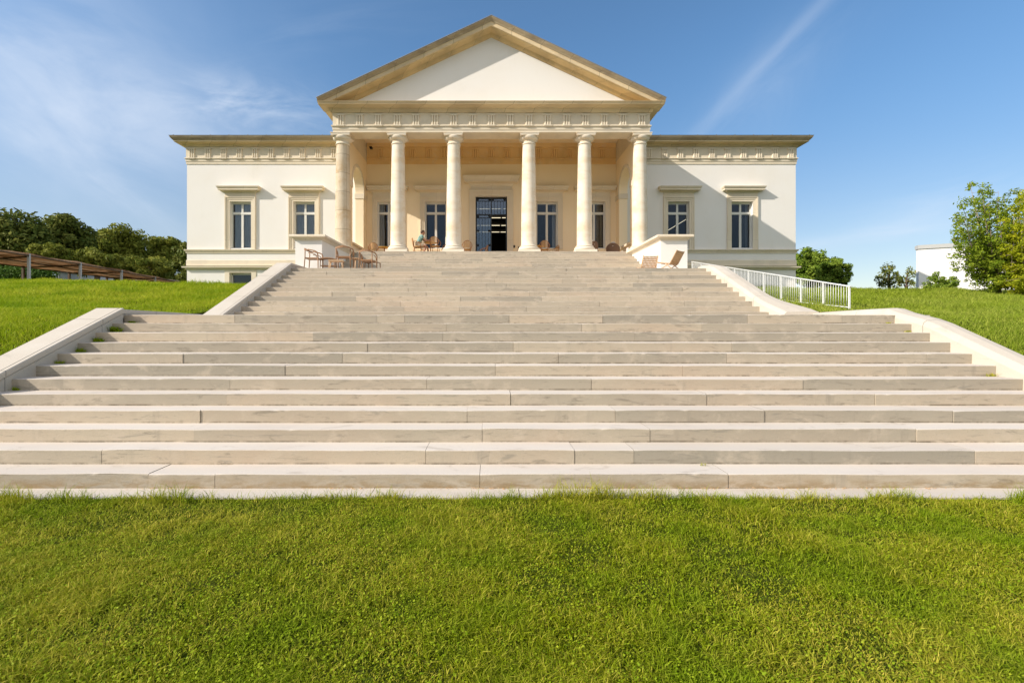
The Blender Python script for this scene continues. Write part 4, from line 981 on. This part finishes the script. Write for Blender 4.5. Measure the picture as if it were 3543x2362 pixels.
# ---------------------------------------------------------------- furniture (local front = -Y)
def bistro_chair():
    r_ = empty('bistro_chair')
    mb = MB(); mb.lathe([(.05, .445), (.205, .445), (.215, .46), (.205, .475), (.05, .478)], 0, 0, 20)
    for k in range(5): mb.tube([(-.19 + .02 * abs(k - 2), -.14 + k * .07, .481), (.19 - .02 * abs(k - 2), -.14 + k * .07, .481)], .012, 5, 0)
    mb.build('seat', 'slat', r_)
    mb = MB(); pts = [(.225 * math.sin(a) * 1.0, .19 + .06 * max(0, math.cos(a)), .66 + .225 * math.cos(a)) for a in [math.pi * k / 12 - math.pi * 1.0 * 0 for k in range(-10, 11)]]
    mb.tube(pts, .014, 7); mb.tube([(-.16, .19, .47), (-.165, .215, .6), (-.15, .235, .80)], .011, 6); mb.tube([(.16, .19, .47), (.165, .215, .6), (.15, .235, .80)], .011, 6); mb.build('back_frame', 'rattan', r_)
    mb = MB()
    for k in range(6):
        z = .545 + k * .055; hw = .155 - .004 * k; y = .205 + .011 * k
        mb.mould([(-hw, y - .01), (-hw * .5, y + .022), (0, y + .032), (hw * .5, y + .022), (hw, y - .01)], [(0, z), (.012, z), (.012, z + .036), (0, z + .036)])
    mb.build('backrest', 'slat', r_)
    for s in (-1, 1):
        mb = MB(); mb.tube([(s * .215, .19, .74), (s * .25, .08, .70), (s * .26, -.06, .67), (s * .245, -.15, .62), (s * .215, -.16, .54), (s * .19, -.13, .46)], .014, 7); mb.build('arm', 'rattan', r_)
        for y in (-1, 1):
            mb = MB(); mb.tube([(s * .15, y * .14, .45), (s * .18, y * .18, .22), (s * .205, y * .215, 0)], [.014, .013, .012], 7); mb.build('leg', 'rattan', r_)
    mb = MB(); mb.tube([(.17 * math.cos(a), .17 * math.sin(a), .26) for a in [math.pi * k / 8 for k in range(16)]], .008, 5, closed=True); mb.build('stretcher', 'rattan', r_)
    return r_
def armchair():
    r_ = empty('wooden_armchair')
    mb = MB(); mb.prism([(-.235, -.23), (.235, -.23), (.215, .22), (-.215, .22)], 'z', .42, .46); mb.build('seat', 'oak', r_)
    mb = MB(); vs = []; Q = [(-.275, .10, .715), (-.262, .16, .725), (-.235, .21, .74), (-.18, .25, .755), (-.10, .285, .775), (0, .30, .785), (.10, .285, .775), (.18, .25, .755), (.235, .21, .74), (.262, .16, .725), (.275, .10, .715)]
    for i, (x, y, z) in enumerate(Q):
        hh_ = .018 + .022 * (1 - abs(i - 5) / 5); d = Vector((x, y + .12)).normalized() * .013
        vs += [(x - d.x, y - d.y, z - hh_), (x + d.x, y + d.y, z - hh_), (x + d.x, y + d.y, z + hh_ * .8), (x - d.x, y - d.y, z + hh_ * .8)]
    mb.add(vs, [(i * 4 + k, i * 4 + 4 + k, i * 4 + 4 + (k + 1) % 4, i * 4 + (k + 1) % 4) for i in range(10) for k in range(4)] + [(0, 1, 2, 3), (43, 42, 41, 40)]); mb.build('backrest', 'oak', r_)
    for s in (-1, 1):
        mb = MB(); mb.tube([(s * .275, .11, .735), (s * .285, .0, .71), (s * .285, -.13, .685), (s * .28, -.21, .64), (s * .272, -.235, .56), (s * .268, -.24, .46)], .020, 8); mb.build('arm', 'oak', r_)
        mb = MB(); mb.tube([(s * .262, .10, .62), (s * .268, -.05, .60), (s * .265, -.15, .56), (s * .258, -.20, .47)], .014, 7); mb.build('side_rail', 'oak', r_)
        mb = MB(); mb.tube([(s * .268, -.24, .462), (s * .262, -.245, .0)], [.021, .016], 8); mb.build('leg', 'oak', r_)
        mb = MB(); mb.tube([(s * .235, .215, .72), (s * .235, .22, .44), (s * .25, .25, 0)], [.018, .020, .015], 8); mb.build('leg', 'oak', r_)
    return r_
def low_stool():
    r_ = empty('low_stool'); mb = MB()
    pts = [(-.27, .46), (-.2, .485), (-.1, .50), (0, .505), (.1, .50), (.2, .485), (.27, .46), (.26, .445), (.1, .47), (0, .472), (-.1, .47), (-.26, .445)]
    mb.prism(pts, 'y', -.18, .18); mb.build('seat', 'oak', r_)
    for sx_ in (-1, 1):
        for y in (-.15, .15):
            mb = MB(); mb.tube([(sx_ * .235, y, .46), (sx_ * .255, y * 1.1, 0)], [.018, .014], 7); mb.build('leg', 'oak', r_)
    mb = MB(); mb.box(-.235, .235, -.15, .15, .20, .225); mb.build('shelf', 'oak', r_); return r_
def round_table(h, rad, top, nm='bistro_table'):
    r_ = empty(nm); mb = MB(); mb.lathe([(.02, h - .035), (rad - .02, h - .035), (rad, h - .02), (rad, h - .006), (rad - .01, h)], 0, 0, 32); mb.build('tabletop', top, r_)
    if nm == 'bistro_table':
        mb = MB(); mb.tube([(0, 0, h - .03), (0, 0, .08)], .026, 8); mb.build('pedestal', 'rattan', r_)
        for k in range(4):
            a = k * math.pi / 2 + .6; mb = MB(); mb.tube([(0, 0, .12), (.14 * math.cos(a), .14 * math.sin(a), .07), (.26 * math.cos(a), .26 * math.sin(a), 0)], [.02, .018, .014], 6); mb.build('foot', 'rattan', r_)
    else:
        for k in range(3):
            a = k * 2.094 + .5; mb = MB(); mb.tube([(rad * .5 * math.cos(a), rad * .5 * math.sin(a), h - .03), (rad * .95 * math.cos(a), rad * .95 * math.sin(a), 0)], [.025, .014], 7); mb.build('leg', top, r_)
    return r_
def woven_chair():
    r_ = empty('woven_chair'); back = lambda u, v: (u, .20 + .24 * v, .24 + .42 * v); seat = lambda u, v: (u, -.28 + .46 * v, .30 - .07 * v)
    for nm, fn, nu, nv_ in (('backrest', back, 10, 5), ('seat', seat, 10, 5)):
        mb = MB(); hw = .25
        for k in range(nu + 1):
            u = -hw + 2 * hw * k / nu; mb.tube([fn(u, .02), fn(u, .35), fn(u, .65), fn(u, .98)], .0185 if 0 < k < nu else .020, 5)
        for k in range(nv_ + 1):
            v = .03 + .94 * k / nv_; mb.tube([fn(-hw, v), fn(0, v), fn(hw, v)], .017, 5)
        mb.build(nm, 'woven', r_)
    for s in (-1, 1):
        mb = MB(); mb.tube([(s * .268, -.30, 0), (s * .268, .18, .235), (s * .268, .445, .68)], .017, 7); mb.build('side_frame', 'oak_pale', r_)
        mb = MB(); mb.tube([(s * .29, .32, 0), (s * .29, .0, .262), (s * .29, -.29, .32)], .017, 7); mb.build('leg', 'oak_pale', r_)
    return r_
def tub_chair():
    r_ = empty('wicker_armchair'); mb = MB()
    n = 18; vs = []
    for i in range(n + 1):
        a = math.pi * (i / n) ; c, s = math.cos(a), math.sin(a); h = .56 + .24 * s ** 1.5
        for rr, z in ((.27, .10), (.33, h), (.29, h), (.24, .12)): vs.append((c * rr * 1.08, (s - .35) * rr if s > .0 else -.35 * rr - .1, z))
    fs = [(i * 4 + k, (i + 1) * 4 + k, (i + 1) * 4 + (k + 1) % 4, i * 4 + (k + 1) % 4) for i in range(n) for k in range(4)] + [(0, 1, 2, 3), (n * 4 + 3, n * 4 + 2, n * 4 + 1, n * 4)]
    mb.add(vs, fs, 0, False); mb.build('shell', 'wicker', r_)
    mb = MB(); mb.box(-.25, .25, -.30, .16, .26, .36); mb.build('seat', 'wicker', r_)
    mb = MB(); mb.lathe([(.02, .36), (.2, .37), (.23, .41), (.2, .45), (.02, .46)], 0, -.08, 16); mb.build('seat_cushion', 'cushion', r_)
    mb = MB(); mb.lathe([(.02, .46), (.14, .50), (.19, .64), (.15, .80), (.05, .88), (.01, .885)], 0, .02, 16); mb.build('back_cushion', 'cushion', r_)
    for sx_ in (-1, 1):
        for y in (-.26, .14):
            mb = MB(); mb.tube([(sx_ * .22, y, .28), (sx_ * .24, y, 0)], .02, 6); mb.build('leg', 'wicker', r_)
    return r_
def put(o, x, y, z, rz, label, cat, group=None):
    o.location = (x, y, z); o.rotation_euler = (0, 0, R(rz)); tag(o, label, cat, group); return o
LZ = 23 * H + .002
g1 = 'slatted rattan chairs on the portico'
ch = bistro_chair()
spots = [(-6.08, 24.55, 195, 'rattan chair beside the ochre table at the far left of the portico'),
         (-3.56, 23.0, 95, 'rattan chair the seated person in the pale green shirt sits on'),
         (-2.70, 22.85, 172, 'sunlit rattan chair with its back to the steps, right of the seated person'),
         (-2.30, 23.95, -80, 'rattan chair half hidden behind the third column base'),
         (-1.22, 23.9, 187, 'single rattan chair standing left of the dark door'),
         (-.45, 25.0, -75, 'low rattan chair seen side on right in front of the dark door'),
         (2.67, 23.9, 172, 'upright rattan chair just right of the fourth column'),
         (3.27, 25.0, -70, 'side turned rattan chair under the window right of the fourth column')]
for i, (x, y, rz, lb) in enumerate(spots): put(ch if i == 0 else copy_tree(ch), x, y, ZF, rz, lb, 'chair', g1)
tb = round_table(.73, .33, 'tabletop'); put(tb, -5.55, 24.75, ZF, 0, 'round ochre topped table at the far left of the portico', 'table', 'round tables on the portico')
put(copy_tree(tb), -2.98, 23.35, ZF, 20, 'round table the seated person leans on', 'table', 'round tables on the portico')
put(copy_tree(tb), 2.36, 24.4, ZF, 50, 'round table half hidden behind the fourth column base', 'table', 'round tables on the portico')
g2 = 'wooden armchairs on the left landing'
ac = armchair(); put(ac, px(1085, 16.9), 16.9, LZ, 92, 'brown wooden armchair seen side on before the left flank wall', 'armchair', g2)
put(copy_tree(ac), px(1192, 16.55), 16.55, LZ, 186, 'brown wooden armchair in the middle of the left landing, its curved back to the camera', 'armchair', g2)
put(copy_tree(ac), px(1272, 17.4), 17.4, LZ, 176, 'rightmost brown wooden armchair of the left landing group', 'armchair', g2)
ls = low_stool(); put(ls, px(1136, 17.15), 17.15, LZ, 5, 'low brown stool between the side on armchair and the middle armchair', 'stool', 'low stools on the left landing')
put(copy_tree(ls), px(1288, 18.05), 18.1, LZ, -12, 'low brown stool behind the rightmost armchair', 'stool', 'low stools on the left landing')
put(round_table(.57, .23, 'oak_pale', 'side_table'), px(1234, 17.75), 17.75, LZ, 0, 'pale three legged side table between the two armchairs facing away', 'side table')
lt = empty('low_table'); mb = MB(); mb.box(-.24, .24, -.2, .2, .25, .29); mb.build('tabletop', 'oak_pale', lt)
for a in (-.2, .2):
    for b in (-.16, .16): mb = MB(); mb.tube([(a, b, .25), (a * 1.1, b * 1.1, 0)], [.024, .018], 7); mb.build('leg', 'oak_pale', lt)
put(lt, px(1163, 16.2), 16.22, LZ, 12, 'pale low table in front of the middle wooden armchair', 'low table')
wc = woven_chair(); put(wc, px(2236, 18.2), 18.15, LZ, 180, 'low woven chair with its perforated back squarely to the camera', 'woven chair', 'low woven chairs on the right landing')
put(copy_tree(wc), px(2310, 16.95), 16.85, LZ, -138, 'low woven chair leaning back, side on before the right flank wall', 'woven chair', 'low woven chairs on the right landing')
tc_ = tub_chair(); put(tc_, 4.98, 23.5, ZF, 200, 'dark wicker armchair with a pale cushion behind the fifth column', 'wicker armchair', 'wicker armchairs at the right of the portico')
put(copy_tree(tc_), 6.12, 24.0, ZF, 165, 'dark wicker armchair with a pale cushion by the right parapet', 'wicker armchair', 'wicker armchairs at the right of the portico')

# ---------------------------------------------------------------- seated person
def skin(name, pts, edges, rad, matname, parent=None, sub=2):
    me = bpy.data.meshes.new(name); me.from_pydata(pts, edges, []); o = bpy.data.objects.new(name, me); COL.objects.link(o)
    sk = o.modifiers.new('s', 'SKIN'); o.modifiers.new('u', 'SUBSURF').levels = sub
    lay = me.skin_vertices[0].data if me.skin_vertices else None
    if lay is None: bpy.context.view_layer.update(); lay = o.data.skin_vertices[0].data
    for i, r_ in enumerate(rad): lay[i].radius = r_ if isinstance(r_, tuple) else (r_, r_)
    lay[0].use_root = True
    o.modifiers['u'].render_levels = sub
    dg = bpy.context.evaluated_depsgraph_get(); m2 = bpy.data.meshes.new_from_object(o.evaluated_get(dg))
    m2.name = name; m2.materials.clear(); m2.materials.append(M[matname])
    for p in m2.polygons: p.use_smooth = True
    o.modifiers.clear(); o.data = m2; bpy.data.meshes.remove(me)
    if parent: o.parent = parent
    return o
# local: faces +X, floor z=0, hip over the chair seat
P = {'pel': (0, 0, .56), 'bel': (.05, 0, .68), 'che': (.13, 0, .86), 'nk0': (.205, 0, 1.0), 'nk': (.235, 0, 1.06), 'hd': (.265, 0, 1.13), 'hd2': (.26, 0, 1.20), 'hd3': (.25, 0, 1.25),
     'no': (.365, 0, 1.145), 'ch': (.335, 0, 1.085)}
for s, q in ((-1, 'r'), (1, 'l')):
    P['sh' + q] = (.19, .17 * s, .965); P['el' + q] = (.36, .23 * s, .755); P['wr' + q] = (.575, .14 * s, .765); P['pa' + q] = (.63, .12 * s, .765); P['pb' + q] = (.67, .105 * s, .762)
    for f, (a, l) in enumerate(((-.3, .055), (-.1, .07), (.08, .068), (.28, .052))):
        b = Vector(P['pb' + q]); e = b + Vector((math.cos(a) * l, math.sin(a) * l, -.004)); e2 = e + Vector((math.cos(a) * .025, math.sin(a) * .025, -.016)); P[f'f{f}{q}'] = tuple(e); P[f'g{f}{q}'] = tuple(e2)
    P['th' + q] = (.655, (.12 - .055) * s, .768)
    P['hp' + q] = (.03, .10 * s, .53); P['kn' + q] = (.44 + .03 * s, .13 * s, .51); P['an' + q] = (.40 + .14 * s, .13 * s, .09); P['he' + q] = (.385 + .14 * s, .13 * s, .04); P['to' + q] = (.54 + .14 * s, .14 * s, .03)
    P['ea' + q] = (.255, .088 * s, 1.15)
K = list(P); ix = {k: i for i, k in enumerate(K)}
E_ = [('pel', 'bel'), ('bel', 'che'), ('che', 'nk0'), ('nk0', 'nk'), ('nk', 'hd'), ('hd', 'hd2'), ('hd2', 'hd3'), ('hd', 'no'), ('nk', 'ch')]
for q in 'rl':
    E_ += [('nk0', 'sh' + q), ('sh' + q, 'el' + q), ('el' + q, 'wr' + q), ('wr' + q, 'pa' + q), ('pa' + q, 'pb' + q), ('pa' + q, 'th' + q), ('pel', 'hp' + q), ('hp' + q, 'kn' + q), ('kn' + q, 'an' + q), ('an' + q, 'he' + q), ('he' + q, 'to' + q), ('hd', 'ea' + q)]
    for f in range(4): E_ += [('pb' + q, f'f{f}{q}'), (f'f{f}{q}', f'g{f}{q}')]
RD = {'pel': (.14, .11), 'bel': (.13, .10), 'che': (.15, .11), 'nk0': (.09, .075), 'nk': .052, 'hd': .082, 'hd2': .085, 'hd3': .05, 'no': .012, 'ch': .03}
for q in 'rl':
    RD.update({'sh' + q: .058, 'el' + q: .040, 'wr' + q: .026, 'pa' + q: .030, 'pb' + q: .026, 'th' + q: .010, 'hp' + q: .085, 'kn' + q: .056, 'an' + q: .034, 'he' + q: .034, 'to' + q: .024, 'ea' + q: .012})
    for f in range(4): RD[f'f{f}{q}'] = .009; RD[f'g{f}{q}'] = .007
pe = empty('person'); pe.location = (-3.56, 23.0, ZF); pe.rotation_euler = (0, 0, R(8)); tag(pe, 'person in a pale green t-shirt and beige shorts leaning forward onto a round table', 'person')
skin('body', [P[k] for k in K], [(ix[a], ix[b]) for a, b in E_], [RD[k] for k in K], 'skin', pe)
def sub_skin(name, keys, edges, rad, m_, ext={}):
    Q = {k: ext.get(k, P.get(k)) for k in keys}; I = {k: i for i, k in enumerate(keys)}
    skin(name, [Q[k] for k in keys], [(I[a], I[b]) for a, b in edges], rad, m_, pe)
mid = lambda a, b, t: tuple(Vector(P[a]).lerp(Vector(P[b]), t))
sub_skin('t_shirt', ['pel', 'bel', 'che', 'nk0', 'shr', 'mr', 'shl', 'ml'], [('pel', 'bel'), ('bel', 'che'), ('che', 'nk0'), ('nk0', 'shr'), ('shr', 'mr'), ('nk0', 'shl'), ('shl', 'ml')], [(.155, .13), (.15, .12), (.17, .13), (.10, .085), .078, .064, .078, .064], 'shirt', {'mr': mid('shr', 'elr', .62), 'ml': mid('shl', 'ell', .62), 'pel': (.0, 0, .60), 'nk0': (.20, 0, .985)})
sub_skin('shorts', ['pel', 'hpr', 'kr', 'hpl', 'kl'], [('pel', 'hpr'), ('hpr', 'kr'), ('pel', 'hpl'), ('hpl', 'kl')], [(.155, .12), .10, .082, .10, .082], 'shorts', {'kr': mid('hpr', 'knr', .78), 'kl': mid('hpl', 'knl', .78), 'pel': (.0, 0, .545)})
mb = MB(); vs = []; fs = []
for i in range(9):
    th = (i / 8) * 2.25
    for j in range(16):
        a = 2 * math.pi * j / 16; front = .5 + .5 * math.cos(a); t2 = th * (1 - .52 * front); rr = .103 + .006 * math.sin(j * 5 + i * 3)
        vs.append((.252 + rr * math.sin(t2) * math.cos(a) * 1.02, rr * math.sin(t2) * math.sin(a) * .93, 1.165 + rr * 1.05 * math.cos(t2)))
for i in range(8):
    for j in range(16): k = (j + 1) % 16; fs.append((i * 16 + j, (i + 1) * 16 + j, (i + 1) * 16 + k, i * 16 + k))
mb.add(vs, fs, 0, True); mb.build('hair', 'hair', pe)
